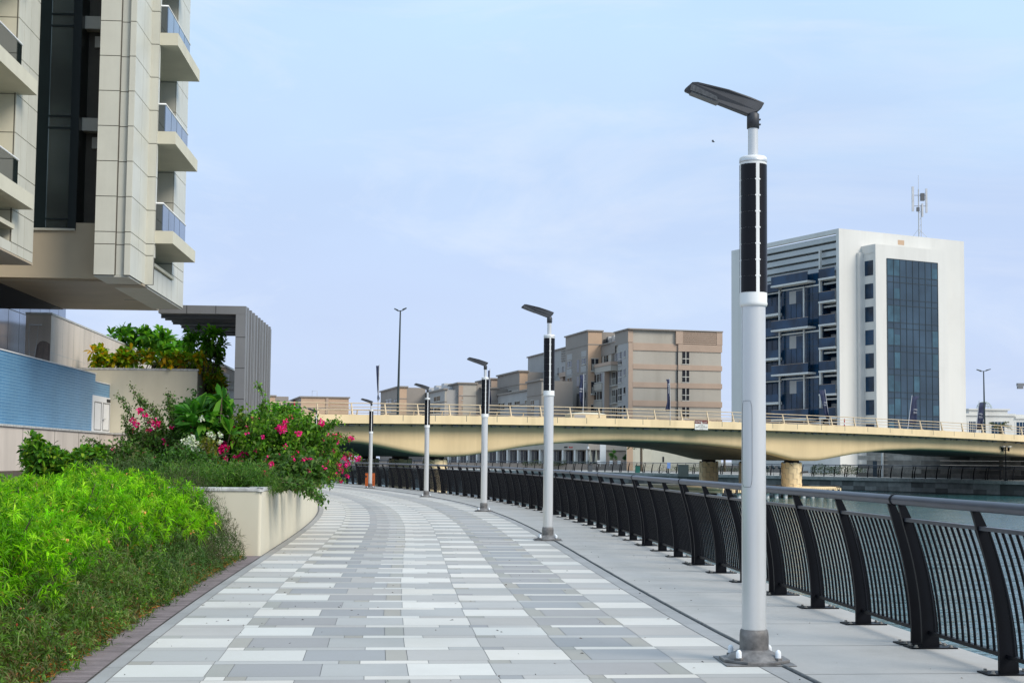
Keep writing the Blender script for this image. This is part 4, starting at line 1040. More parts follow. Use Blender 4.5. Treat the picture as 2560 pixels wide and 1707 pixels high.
# tower C
LC, RC = 17.7, -2.4
lC1 = LZ(1414, 844, RC)[0]; zC = LZ(1470, 828, RC)[1]; lC0 = LZ(1470, 828, RC)[0]
m = MB(); m.box(RC, .24, lC0, lC1, 0, zC); m.box(.25, 9, lC0+.4, lC1, 22.6, zC-.02); m.build('stair_tower', M_mush, AP)
m = MB(); m.box(RC+.02, .3, lC0-.06, lC0-.001, 0, zC-.02); m.build('tower_front', M_tan2, AP)
m = MB(); m.box(RC-.25, .6, lC0-.3, lC1+.3, zC, zC+.25); m.box(RC-.08, .3, lC0-.1, lC1, LZ(1469, 861, RC)[1]-.1, LZ(1469, 861, RC)[1]+.1); m.build('cornice', M_mush, AP)
f3 = lambda x, y: LZ(1380+x/6.03, 800+y/6.03, RC)
for (x0, y0, x1, y1) in ((235, 620, 297, 715), (235, 870, 297, 960), (235, 1120, 290, 1210), (450, 575, 512, 665), (480, 820, 512, 915), (480, 1085, 512, 1180)):
    a, za = f3(x0, (y0+y1)/2-((y1-y0)/2)); b, zb2 = f3(x1, y1)
    l0, l1 = sorted((a, b)); zc2 = f3((x0+x1)/2, (y0+y1)/2)[1]; hh = (y1-y0)/6.03/F*265
    win(AP, 'L', l0, l1, zc2-hh/2, zc2+hh/2, RC, (2, 1))
    m = MB(); m.box(RC-.03, RC, l0-.3, l1+.3, zc2+hh/2+.3, zc2+hh/2+1.4); m.build('window_head', M_grend, AP); m = MB(); m.box(RC-.1, RC, l0-.3, l1+.3, zc2-hh/2-1.5, zc2-hh/2-.3); m.build('window_apron', M_grend, AP)
for y0, y1 in ((600, 790), (855, 1020), (1110, 1300)):
    a, _ = f3(380, 700); b, _ = f3(405, 700); z1_, z0_ = f3(390, y0)[1], f3(390, y1)[1]
    m = MB(); m.box(RC-.02, RC+.1, min(a, b)-.2, max(a, b)+.2, z0_, z1_); m.build('stair_window', M_wing, AP)
for i in range(4):
    z = 20.3-4.3*i; win(AP, 'R', -1.75, -.35, z-2.2, z, lC0-.06, (2, 1), rail=True)
# lower wing D
lD0 = lC1; lD1 = LZ(1320, 885, -.6)[0]
zD = LZ(1386, 873, -.6)[1]
m = MB(); m.box(-.6, 12, lD0+.3, lD1, 0, zD-.4); m.build('wing_wall', M_grend, AP)
m = MB(); m.box(-.9, 12, lD0+.3, lD1+.2, zD-.4, zD-.15)
for i in range(5): m.box(-.75, -.6, lD0+.3, lD0+9, zD-.9-i*.5, zD-.65-i*.5)
m.build('cornice', M_mush, AP)
m = MB(); m.box(-2., -.6, lD0+.4, lD0+6, LZ(1390, 935, -2)[1]-.8, LZ(1390, 935, -2)[1]+.1); m.box(-1.8, -.6, lD0+4, lD0+6, 0, LZ(1390, 935, -2)[1]-.81); m.build('wing_bay', M_tan, AP)
for i in range(5):
    z = 20.4-3.3*i
    for l0 in (1.6, 3.4, 7.5, 11, 15): win(AP, 'L', lD0+l0, lD0+l0+1.3, z-1.7, z-.2, -.6, (2, 1))
# roof things
m = MB()
for k in range(6): m.box(1.5, 3, 8+1.6*k, 9.3+1.6*k, 22.6, 24.2+(k % 2)*.3)
m.build('roof_units', M_acu, AP)
m = MB(); m.box(.8, 2, 16.4, 17.4, 22.6, 24.); m.build('roof_unit_dark', M_dark, AP)

def block(name, label, x0, y0, xc, yc, x1, y1, Y, zlow=0., mats=(M_mush, M_tan), name_wins=True, rows=(), cornice=True, mid=None, extra=None):
    """stepped block seen on a corner: left edge, corner and right edge at roof level (pixels), corner depth Y"""
    c = at(xc, yc, Y); P = (c.x, c.y)
    wl = hitp(x0, y0, P, BdR); wr = hitp(x1, y1, P, BdL)
    l = (wl.x-P[0])*BdL.x+(wl.y-P[1])*BdL.y; r = (wr.x-P[0])*BdR.x+(wr.y-P[1])*BdR.y
    t = thing(name, label, 'building', (P[0], P[1], 0), BRZ, 'beige apartment blocks beyond the bridge')
    z = c.z
    m = MB(); m.box(0, max(r, 6), 0.05, max(l, 5), 0, z); m.build('wall', mats[0], t)
    m = MB(); m.box(.0, r, -.03, .04, 0, z-.01); m.build('end_wall', mats[1], t)
    if cornice:
        m = MB(); m.box(-.35, r+.3, -.35, max(l, 5)+.2, z, z+.3); m.box(-.1, r+.1, -.1, l+.1, z-2.6, z-2.4); m.build('cornice', M_mush, t)
    return t, l, r, z
def lw(t, P, x0, y0, x1, y1, Y, off=0, split=(2, 1)):
    pass
def addw(t, pts, split=(2, 1), plane='L', off=0.):
    Px = t.location
    for (x0, y0, x1, y1) in pts:
        if plane == 'L':
            w0 = hitp(x0, y0, Px, BdR); w1 = hitp(x1, y1, Px, BdR)
            l0, l1 = sorted([(w.x-Px.x)*BdL.x+(w.y-Px.y)*BdL.y for w in (w0, w1)])
            zc_ = (w0.z+w1.z)/2; hh = (y1-y0)/F*(w0.y+w1.y)/4
            win(t, 'L', l0, l1, zc_-hh, zc_+hh, -off, split)
        else:
            w0 = hitp(x0, y0, Px, BdL); w1 = hitp(x1, y1, Px, BdL)
            r0, r1 = sorted([(w.x-Px.x)*BdR.x+(w.y-Px.y)*BdR.y for w in (w0, w1)])
            win(t, 'R', r0, r1, min(w0.z, w1.z), max(w0.z, w1.z), -.03, split)
def zr(*p, sc=5.6, ox=1060, oy=900): return [(ox+x0/sc, oy+y0/sc, ox+x1/sc, oy+y1/sc) for x0, y0, x1, y1 in p]
# middle blocks
t, l, r, z = block('apartment_building', 'stepped beige block with orange tan corner, directly right of the third nearest lamp', 1244, 936, 1299, 929, 1319, 929, 292., mats=(M_mush, M_tan2))
addw(t, zr((1050, 430, 1115, 465), (1150, 430, 1225, 455))); m = MB(); m.box(-.02, 0, 1, l-.5, z-5.5, z-3.6); m.build('pale_panels', M_bei, t)
t, l, r, z = block('apartment_building', 'long low grey beige wing between the second and third nearest lamps', 1225, 992, 1322, 976, 1330, 977, 276., mats=(M_grend, M_bei))
addw(t, zr((930, 630, 965, 680), (1010, 610, 1070, 700), (1085, 605, 1125, 690), (1180, 595, 1225, 670), (1270, 580, 1340, 630), (1415, 565, 1465, 625), (1010, 720, 1065, 760), (930, 715, 965, 755)))
t, l, r, z = block('apartment_building', 'beige wing with louvred top and a tall pale panel, left of the second nearest lamp', 1318, 954, 1354, 951, 1362, 951, 262., mats=(M_mush, M_bei))
addw(t, zr((1500, 565, 1540, 625), (1510, 640, 1540, 700)))
m = MB(); m.box(-.05, 0, 1.5, 5., 3, z-3.5); m.build('pale_panel', M_grend, t)
t, l, r, z = block('apartment_building', 'grey beige block right behind the third nearest lamp, with a lower flat roof', 1165, 975, 1206, 971, 1244, 968, 300., mats=(M_mush, M_mush))
addw(t, zr((610, 645, 640, 690), (650, 650, 680, 700), (720, 640, 780, 680), (610, 710, 640, 755), (720, 705, 775, 755)))
t, l, r, z = block('apartment_building', 'louvred roof block rising behind the third nearest lamp', 1191, 953, 1228, 948, 1243, 948, 315., mats=(M_mush, M_tan))
m = MB()
for i in range(5): m.box(-.15, 0, .5, max(l, 4), z-.9-i*.5, z-.65-i*.5)
m.build('louvres', M_mush, t)
t, l, r, z = block('apartment_building', 'cream ended block with a pale panel between the third and fourth nearest lamps', 1115, 961, 1147, 959, 1191, 959, 300., mats=(M_mush, M_bei))
addw(t, zr((345, 505, 385, 605), (285, 510, 300, 570), (340, 655, 380, 750), (285, 660, 330, 750))); addw(t, zr((525, 500, 545, 555), (525, 650, 540, 700)), (1, 1), 'R')
m = MB(); m.box(.0, .9, -.05, -.031, 0, z-.4); m.box(6, r, -.2, -.06, 0, z-6.3); m.build('tan_strip', M_tan, t)
m = MB(); m.box(-.05, 0, 1.2, 7, 0, z-3.3); m.build('pale_panel', M_grend, t)
t, l, r, z = block('apartment_building', 'long pale block with roof units to the right of the tall double road light', 1016, 976, 1112, 974, 1116, 975, 300., mats=(M_grend, M_bei))
addw(t, zr((20, 525, 70, 580), (140, 510, 225, 575), (85, 660, 125, 750), (145, 660, 225, 740))); addw(t, zr((1985, 575, 2025, 630), (2045, 570, 2085, 670), (2140, 565, 2200, 625), (2225, 560, 2285, 625), (2130, 720, 2195, 775), (2240, 715, 2280, 770), sc=5.88, ox=670, oy=900))
m = MB()
for k in range(9): m.box(2+k*.1, 4, 5+k*3.4, 7.9+k*3.4, z, z+1.0+.5*(k % 3))
m.build('roof_units', M_acu, t)
t, l, r, z = block('apartment_building', 'grey and tan block straight behind the pole of the tall double road light', 952, 972, 998, 968, 1017, 968, 318., mats=(M_mush, M_tan2))
addw(t, zr((1735, 580, 1815, 635), (1850, 575, 1905, 630), (1750, 720, 1810, 765), (1890, 720, 1920, 765), sc=5.88, ox=670, oy=900))
t, l, r, z = block('apartment_building', 'low orange tan block left of the thin rolled flag, seen above the bridge rail', 726, 996, 753, 993, 872, 998, 340., mats=(M_mush, M_tan2))
m = MB(); m.box(r*.52, r*.57, -.25, -.04, 0, z); m.box(r*.6, r*.98, -.2, -.04, z-1.2, z-.9); m.box(r*.6, r*.98, -.2, -.04, z-2., z-1.7); m.box(r*.6, r*.98, -.2, -.04, z-2.8, z-2.5); m.build('tan_strip', M_tan, t)
m = MB(); m.tube([(3, 4, z), (3, 4, z+1.8), (4.2, 4, z+1.8), (4.2, 4, z)], .05, 5); m.build('roof_frame', M_acu, t)
t, l, r, z = block('apartment_building', 'orange tan block at the far left of the bridge beside the ribbed wall', 640, 992, 660, 990, 688, 990, 350., mats=(M_mush, M_tan2))
t, l, r, z = block('apartment_building', 'low beige wing joining the two orange tan blocks on the far left', 675, 1012, 690, 1010, 730, 1011, 352., mats=(M_mush, M_tan))
m = MB()
for k in range(4): m.box(1+k*2, 2.6+k*2, 3, 4, z, z+1.1)
m.build('roof_units', M_acu, t)

# domed building on the right
DB_ = thing('domed_building', 'low white classical building with a small glazed dome at the right edge', 'building', (*at(2415, 1030, 262).xy, 0), R(6))
c0 = at(2415, 1030, 262)
m = MB(); m.box(0, 30, 0, 14, 0, c0.z-.3); m.box(.8, 8.2, .5, 8, c0.z-.3, c0.z+.45); m.build('wall', M_wbld, DB_)
m = MB(); m.box(-.2, 9.4, -.25, -.0, c0.z-.6, c0.z-.2); m.box(.6, 8.6, .2, 8.2, c0.z+.45, c0.z+.7); m.box(9.4, 30, -.25, 0, c0.z-1.1, c0.z-.7); m.build('cornice', M_wbld, DB_)
for x0, x1 in ((.5, 1.8), (2.8, 3.6), (4.8, 7.3), (9.6, 12)):
    m = MB(); m.box(x0, x1, -.03, .01, c0.z-4., c0.z-1.7); wo = m.build('window', M_nglass, DB_)
    m = MB(); m.box(x0-.25, x0, -.06, 0, c0.z-4, c0.z-1.65); m.box(x1, x1+.25, -.06, 0, c0.z-4, c0.z-1.65)
    for k in range(1, 4): m.box(x0+(x1-x0)*k/4-.03, x0+(x1-x0)*k/4+.03, -.05, -.031, c0.z-4, c0.z-1.7)
    m.build('window_frame', M_wbld, wo)
m = MB(); rr = 1.42; cxx, cyy, cz = 4.85, 3, c0.z+.7
for k in range(12):
    a = 2*PI*k/12; m.tube([(cxx+rr*math.cos(b)*math.cos(a), cyy+rr*math.cos(b)*math.sin(a), cz+rr*math.sin(b)) for b in np.linspace(0, PI/2, 8)], .035, 5)
for b in (0, .4, .8, 1.15):
    m.tube([(cxx+rr*math.cos(b)*math.cos(2*PI*k/20), cyy+rr*math.cos(b)*math.sin(2*PI*k/20), cz+rr*math.sin(b)) for k in range(21)], .035, 5)
m.build('dome', M_dome, DB_)
p = at(2552, 965, 150); FLD = thing('floodlight', 'grey floodlight bracket poking in at the right edge of the sky', 'floodlight', (p.x+1.2, p.y, 0))
m = MB(); m.cyl(.5, 0, 0, p.z, .1); m.build('pole', M_gmetal, FLD)
m = MB(); m.box(-1.6, -.9, -.2, .2, p.z+.0, p.z+.3); m.box(-1.55, -1.0, -.2, .2, p.z-.28, p.z-.03); m.box(-.9, .5, -.06, .06, p.z+.05, p.z+.17); m.build('lamp_head', M_gmetal, FLD)

# ------------------------------------------------------------------ far bank: terrace, shops, small things
TR = MB(); TR.box(-60, 70, 0, .4, -.02, .75); TR.box(-60, 70, .4, .8, -.02, .9)
tpos = at(1400, 1165, 228); 
tt_ = TR.build('terrace_steps', M_mush); tt_.location = (tpos.x, tpos.y-6, 0); tt_.rotation_euler = (0, 0, R(-22)); tag(tt_, 'long low brown steps behind the far railing', 'steps')
SHZ = .9
def far_shop():
    A = at(1468, 1150, 226); B2 = at(1120, 1150, 262); dv = Vector((A.x-B2.x, A.y-B2.y)); L_ = dv.length; rz = math.atan2(dv.y, dv.x)
    t = thing('shop_arcade', 'single storey shop arcade with pale columns seen under the bridge', 'building', (B2.x, B2.y, 0), rz)
    m = MB(); m.box(-14, L_, 2.5, 10, 0, 5.6); m.build('back_wall', M_mush, t)
    m = MB(); m.box(-14, L_+.3, 0, 9, 3.1, 5.4); m.build('fascia', M_bei, t)
    n = int(L_/3.1)
    for i in range(-4, n+1):
        m = MB(); x = L_-i*3.3-.5 if i >= 0 else None
        if x is None: continue
        m.box(x, x+.45, .1, .6, 0, 3.1); m.build('column', M_wbld, t)
        m = MB(); m.box(x-2.4, x-.4, 2.4, 2.49, .7, 2.9); g = m.build('shop_window', M_wing, t)
        m = MB(); m.box(x-1.45, x-1.3, 2.36, 2.4, .7, 2.9); m.build('frame', M_wfr, g)
    for k, x in enumerate((L_-6.3, L_-4.9)):
        m = MB()
        for q in range(5): m.box(x+q*.2, x+q*.2+.13, -.05, -.01, 3.4, 3.4+random.uniform(.15, .28))
        m.build('shop_sign', M_red if k else M_ink, t)
    return t
far_shop()
p = at(1507, 1160, 224); t = thing('white_pillar', 'white square pillar right of the parasols under the bridge', 'pillar', (p.x, p.y, 0)); m = MB(); m.box(-.45, .45, -.45, .45, 0, 4.2); m.box(-.5, .5, -.5, .5, 0, .3); m.build('shaft', M_white, t)
A = at(1567, 1165, 214)
t = thing('cream_service_building', 'plain cream ground floor wall with a pale panelled gate under the bridge', 'building', (A.x, A.y, 0), R(-4))
m = MB(); m.box(0, 14, 0, 8, 0, 5.); m.build('wall', M_slab, t); m = MB(); m.box(-.02, .9, -.05, 0, 0, 5.); m.build('tan_pier', M_tan2, t)
m = MB(); m.box(1.1, 3.6, -.04, -.0, 0.5, 2.9); m.build('panelled_gate', M_wcream, t)
m = MB(); m.box(5.3, 5.55, -.05, 0, 1.3, 2.1); m.build('wall_light', M_dark, t)
A = at(1512, 1165, 240); t = thing('recessed_shopfront', 'dark shopfront with a small green tree in front, under the bridge', 'building', (A.x, A.y, 0))
m = MB(); m.box(0, 4, 0, 4, 0, 4.4); m.build('wall', M_grend, t); m = MB(); m.box(.8, 2.2, -.05, 0, .4, 3.6); m.build('doorway', M_wing, t)
# hedges, tree, trunks, bins
def leafbox(name, label, cat, px, py, Y, w, d, h, z0, cols, n=900, L=.16, group=None):
    p = at(px, py, Y); t = thing(name, label, cat, (p.x, p.y, z0), 0, group)
    P = rng.uniform(-1, 1, (n, 3))*np.array([w/2, d/2, h/2])+np.array([0, 0, h/2]); P[:, 2] *= 1+.15*np.sin(P[:, 0]*2.3)
    D = rng.normal(size=(n, 3))+np.array([0, -.5, .5])
    leafmesh('foliage', P, D, rng.uniform(.6, 1.3, n)*L, rng.uniform(.3, .6, n)*L, pal(n, cols, jit=.3), M_hedge, t)
    m = MB(); m.tube([(0, 0, 0), (.02, 0, h*.8)], .04, 5); m.build('stem', M_bark, t); return t
OL = [(.06, .09, .03), (.045, .07, .025), (.08, .11, .035)]
for i, (px, w, lb) in enumerate(((1330, 3.0, 'clipped olive hedge at the left end of the shop arcade'), (1400, 2.2, 'short clipped hedge in the middle of the shop arcade'), (1460, 3.6, 'clipped hedge under the parasols by the shop arcade'))):
    leafbox('hedge', lb, 'hedge', px, 1158, 222, w, .8, .75, .55, OL, 700, group='clipped hedges by the shops')
leafbox('hedge', 'wide rounded green hedge behind the far railing, right of the pier', 'hedge', 2098, 1185, 163, 6.4, 1.4, 1.05, 0.1, [(.05, .085, .025), (.07, .11, .03), (.035, .06, .02)], 3200, .15)
leafbox('hedge', 'low dark hedge seen between the rear piers', 'hedge', 1800, 1178, 205, 14, 1.2, .6, 0.1, [(.04, .07, .025), (.06, .09, .03)], 1500, .18)
def small_tree(px, py, Y, h, r_, label, cols, trunk=.3, n=900):
    p = at(px, py, Y); t = thing('small_tree', label, 'tree', (p.x, p.y, .6))
    m = MB(); m.tube([(0, 0, 0), (.03, 0, h*trunk), (0, .02, h*.8)], [.05, .04, .02], 6)
    for k in range(5): a = k*1.3; m.tube([(0, 0, h*(.4+.08*k)), (r_*.7*math.cos(a), r_*.7*math.sin(a), h*(.6+.08*k))], .02, 5)
    m.build('trunk', M_bark, t)
    cl = rng.normal(size=(9, 3))*np.array([r_*.5, r_*.5, h*.16])+np.array([0, 0, h*.68]); P = cl[rng.integers(0, 9, n)]+rng.normal(size=(n, 3))*r_*.22
    leafmesh('crown', P, rng.normal(size=(n, 3)), rng.uniform(.1, .2, n), rng.uniform(.06, .1, n), pal(n, cols, jit=.3), M_hedge, t)
small_tree(1532, 1160, 222, 2.3, .62, 'small bright green tree in front of the dark shopfront', [(.09, .25, .03), (.06, .18, .03)])
small_tree(1562, 1168, 221, 1.9, .4, 'small dark topiary tree beside the cream service building', [(.03, .09, .03), (.04, .12, .03)])
for px, lb in ((1490, 'closed beige parasol nearest the white pillar'), (1476, 'closed beige parasol left of the other parasol')):
    p = at(px, 1158, 221); t = thing('closed_parasol', lb, 'parasol', (p.x, p.y, .6), 0, 'closed parasols at the cafe')
    m = MB(); m.cyl(0, 0, 0, 2.5, .03, n=8); m.build('pole', M_gmetal, t); m = MB(); m.lathe([(.26, .6), (.2, 1.2), (.12, 2.0), (.03, 2.6), (0.001, 2.65)], 10); m.build('folded_canopy', M_cloth, t)
for i, px in enumerate((1528, 1548, 1497)):
    p = at(px, 1165, 219); t = thing('cafe_chair', ['white cafe chair left of the small bright tree', 'white cafe chair right of the small bright tree', 'white cafe chair in front of the white pillar'][i], 'chair', (p.x, p.y, .55), 0, 'white cafe chairs')
    m = MB(); m.box(-.25, .25, -.25, .25, .38, .45); m.build('seat', M_white, t); m = MB(); m.box(-.25, .25, .2, .26, .45, .9); m.build('backrest', M_white, t)
    for sx in (-.22, .22):
        for sy in (-.22, .22): m = MB(); m.box(sx-.02, sx+.02, sy-.02, sy+.02, 0, .38); m.build('leg', M_white, t)
def trunk(px, Y, w, label, h=3.6, z=0):
    p = at(px, 1180, Y); t = thing('palm_tree', label, 'tree', (p.x, p.y, z))
    m = MB(); m.tube([(0, 0, 0), (.03, 0, h*.5), (0, 0, h)], [w*.6, w*.5, w*.45], 8)
    for k in range(int(h/.25)): m.lathe([(w*.5, k*.25), (w*.56, k*.25+.1), (w*.5, k*.25+.2)], 8)
    m.build('trunk', M_bark, t)
    n = 700; a = rng.uniform(0, 2*PI, n); q = rng.uniform(.15, 1, n); fr = (a*9/(2*PI)).astype(int)*2*PI/9
    P = np.stack([np.cos(fr)*q*2., np.sin(fr)*q*2., h+.1+q*.9-q*q*1.5], 1); D = np.stack([np.cos(fr+rng.choice([-.9, .9], n)), np.sin(fr+rng.choice([-.9, .9], n)), -.3+0*q], 1)
    leafmesh('crown', P, D, .35+0*q, .05+0*q, pal(n, [(.05, .09, .03)], jit=.3), M_hedge, t)
trunk(1603, 200, .32, 'palm trunk rising behind the green bin, cut off by the bridge')
trunk(1811, 205, .3, 'palm trunk between the two dark rear piers')
for i, (px, lb) in enumerate(((2502, 'small palm top poking above the right bridge rail'), )):
    p = at(px, 1066, 190); t = thing('palm_tree', lb, 'tree', (p.x, p.y, 0))
    m = MB(); m.tube([(0, 0, 0), (0, 0, p.z)], [.3, .2], 8); m.build('trunk', M_bark, t)
    n = 900; a = rng.uniform(0, 2*PI, n); q = rng.uniform(.1, 1, n); fr = (a*13/(2*PI)).astype(int)*2*PI/13
    P = np.stack([np.cos(fr)*q*1.3, np.sin(fr)*q*1.3, p.z+q*(.6+.5*np.sin(fr*3))-q*q*.4], 1); D = np.stack([np.cos(fr), np.sin(fr), .5-q], 1)+rng.normal(size=(n, 3))*.3
    leafmesh('crown', P, D, .4+0*q, .05+0*q, pal(n, [(.10, .13, .05), (.15, .13, .06)], jit=.3), M_hedge, t)
leafbox('shrub', 'small green shrub top behind the wide flag at the bridge end', 'shrub', 2478, 1078, 188, 1.8, 1., 1.2, 3.6, [(.06, .12, .03), (.09, .15, .04)], 700, .14)
leafbox('shrub', 'thin green roadside shrubs behind the bridge rail left of the white corner', 'shrub', 1975, 1050, 175, 4.0, 1., 1., 3.9, [(.07, .12, .04), (.10, .13, .06)], 260, .14)
p = at(1594, 1172, 172); t = thing('green_bin', 'green rubbish bin by the far railing under the bridge', 'bin', (p.x, p.y, 0)); m = MB(); m.box(-.27, .27, -.25, .25, .05, .85); m.build('body', M_green, t); m = MB(); m.box(-.3, .3, -.28, .28, .86, .93); m.build('lid', M_dark, t)
p = at(1476, 1172, 186); t = thing('grey_bin', 'dark grey litter bin behind the far railing, left of the green bin', 'bin', (p.x, p.y, 0)); m = MB(); m.box(-.25, .25, -.25, .25, .03, .85); m.build('body', M_gmetal2, t); m = MB(); m.box(-.28, .28, -.28, .28, .86, .92); m.build('lid', M_dark, t)
p = at(1708, 1178, 168); t = thing('utility_cabinet', 'grey green utility cabinet beside the left rear pier', 'cabinet', (p.x, p.y, -.9)); m = MB(); m.box(-.6, .6, -.3, .3, .6, 1.95); m.build('housing', M_dpole, t); m = MB(); m.box(-.62, .62, -.32, .32, 1.955, 2.0); m.build('lid', M_gmetal2, t)
for i, (px, lb) in enumerate(((1919, 'navy round disc sign, leftmost of the three beside the near pole'), (1934, 'navy round disc sign, middle one of three'), (1949, 'navy round disc sign, nearest to the yellow pier'))):
    p = at(px, 1168, 158); t = thing('disc_sign', lb, 'sign', (p.x, p.y, 0), 0, 'round navy signs on the far bank')
    m = MB(); m.M = Matrix.Translation((0, 0, p.z)) @ Matrix.Rotation(PI/2, 4, 'X'); m.lathe([(0.001, -.03), (.2, -.03), (.2, .03), (0.001, .03)], 20); m.M = Matrix(); m.build('disc', M_nline, t)
    m = MB(); m.cyl(0, .05, 0, p.z-.1, .025, n=8); m.build('post', M_dpole, t)
p = at(1672, 1165, 172); t = thing('blue_board', 'small pale blue board on a stand beyond the bridge', 'sign', (p.x+.0, p.y, 0)); m = MB(); m.box(-.2, .2, -.03, .03, .6, 1.3); m.build('board', M_blueb, t); m = MB(); m.box(-.02, .02, .0, .03, 0, .6); m.build('stand', M_dpole, t)
# bicycle by the blue board
p = at(1661, 1165, 173); t = thing('bicycle', 'parked bicycle beside the small pale blue board', 'bicycle', (p.x, p.y, 0), R(8))
for sx in (-.5, .5):
    m = MB(); m.tube([(sx+.33*math.cos(a), 0, .34+.33*math.sin(a)) for a in np.linspace(0, 2*PI, 17)], .02, 5); m.build('wheel', M_dark, t)
m = MB(); m.tube([(-.5, 0, .34), (-.15, 0, .75), (.35, 0, .8), (.0, 0, .34), (-.15, 0, .75)], .02, 5); m.tube([(.5, 0, .34), (.35, 0, 1.05)], .02, 5); m.tube([(-.5, 0, .34), (0, 0, .34)], .02, 5); m.build('frame', M_dark, t)
m = MB(); m.box(-.28, -.05, -.05, .05, .9, .95); m.tube([(-.15, 0, .75), (-.17, 0, .9)], .015, 5); m.build('saddle', M_dark, t)
m = MB(); m.tube([(.35, -.25, 1.08), (.35, .25, 1.08)], .02, 5); m.build('handlebar', M_dark, t)
# quay lamps on the far bank
for (px, py, Y, lb) in ((2515, 1197, 131, 'black twin headed quay lamp on the far bank at the right edge'),):
    p = at(px, py, Y); t = thing('quay_lamp', lb, 'street lamp', (p.x, p.y, 0)); top = at(2514, 1116, Y).z
    m = MB(); m.cyl(0, 0, 0, .12, .16, n=12); m.cyl(0, 0, .12, top, .045, n=10); m.build('pole', M_black, t)
    for sx in (-1, 1):
        m = MB(); m.tube([(0, 0, top-.35), (sx*.28, 0, top-.3), (sx*.28, 0, top-.1)], .03, 6); m.cyl(sx*.28, 0, top-.42, top-.1, .08, .11, n=10); m.build('arm', M_black, t)
        m = MB(); m.cyl(sx*.28, 0, top-.02, top+.03, .30, .28, n=16); m.cyl(sx*.28, 0, top-.1, top-.02, .03, n=8); m.build('shade', M_acu, t)
p = at(1470, 1172, 190); t = thing('quay_lamp', 'slim dark lamp post on the far bank near the grey bin', 'street lamp', (p.x, p.y, 0)); m = MB(); m.cyl(0, 0, 0, 3.0, .04, n=8); m.build('pole', M_black, t); m = MB(); m.cyl(0, 0, 3.0, 3.3, .18, .12, n=10); m.build('lantern', M_frost, t)

# ------------------------------------------------------------------ bridge traffic things
p = onb(1434, 1046, 4.); q = onb(1516, 1032, 4.); wd = (Vector(q.xy)-Vector(p.xy)).length
cr = thing('covered_barrier', 'low cream box like barrier showing above the bridge parapet between two rail posts', 'barrier', (p.x, p.y, zb_(10)+.33), BR)
hb = q.z-zb_(10)-.33; m = MB(); m.prism([(0, 0), (wd, 0), (wd, 1.2), (0, 1.2)], 0, hb-.12); bevel(m.build('body', M_yel, cr), .04)
m = MB(); m.add([(-.03, -.03, hb-.118), (wd+.03, -.03, hb-.118), (wd+.03, 1.23, hb-.118), (-.03, 1.23, hb-.118), (wd*.3, .1, hb), (wd*.8, .1, hb), (wd*.8, 1.1, hb), (wd*.3, 1.1, hb)], [(0,3,2,1), (4,5,6,7), (0,1,5,4), (1,2,6,5), (2,3,7,6), (3,0,4,7)]); m.build('lid', M_slab, cr)
m = MB(); m.box(.05, wd*.36, -.012, -.001, .02, hb-.2); m.build('grey_side_panel', M_grend, cr)
for px, lb in ((735, 'red and white road marker post behind the bridge rail at far left'), (2111, 'red and white road marker post behind the bridge rail near the white corner')):
    p = onb(px, 1040, 5.); t = thing('marker_post', lb, 'bollard', (p.x, p.y, zb_(0)+.33), 0, 'road marker posts on the bridge')
    m = MB(); m.cyl(0, 0, 0, .1, .16, .1, n=10); m.cyl(0, 0, .1, 1.05, .05, n=10); m.build('post', M_red, t); m = MB(); m.cyl(0, 0, .55, .75, .055, n=10); m.build('band', M_white, t)

# orange bin behind the fifth lamp
p = path(s_of(74.2), .3)[0]; p = at(925, 1217, 73.6)
OB = thing('litter_bin', 'orange slatted litter bin behind the solar lamp at the bend', 'bin', (p.x, p.y, 0)); OB.scale = (.54, .54, .74)
m = MB()
for k in range(9):
    for (x0, y0, dx, dy) in ((-.40, -.36, 1, 0), (-.40, .34, 1, 0), (-.42, -.36, 0, 1), (.40, -.36, 0, 1)):
        u = k*.089
        if dx: m.box(x0+u, x0+u+.07, y0, y0+.02, .12, 1.02)
        else: m.box(x0, x0+.02, y0+u*.9, y0+u*.9+.062, .12, 1.02)
m.build('slats', M_orange, OB)
m = MB(); m.box(-.38, .38, -.33, .33, .05, 1.0); m.build('inner_body', M_dark, OB)
m = MB(); m.box(-.44, .44, -.38, .38, 1.03, 1.08); m.box(-.4, -.28, -.375, -.36, .72, .86); m.build('lid', M_dark, OB)
for sx in (-.35, .35):
    m = MB(); m.box(sx-.03, sx+.03, -.3, .3, 0, .05); m.build('foot', M_dark, OB)
# gull
p = at(1783, 355, 60); BD_ = thing('bird', 'tiny dark bird gliding in the sky left of the nearest lamp', 'bird', p); BD_.scale = (.55,)*3
m = MB(); m.lathe([(.001, -.14), (.03, -.06), (.045, .03), (.03, .1), (.001, .14)], 8)
for v in range(len(m.v)): x, y, z = m.v[v]; m.v[v] = (z, y, x)
m.add([(.05, 0, .02), (-.05, 0, .02), (-.12, -.22, .10), (.0, -.2, .10)], [(0, 1, 2, 3)]); m.add([(.05, 0, .02), (-.05, 0, .02), (-.16, .1, .16), (-.06, .16, .14)], [(3, 2, 1, 0)])
m.build('body', M_head, BD_)

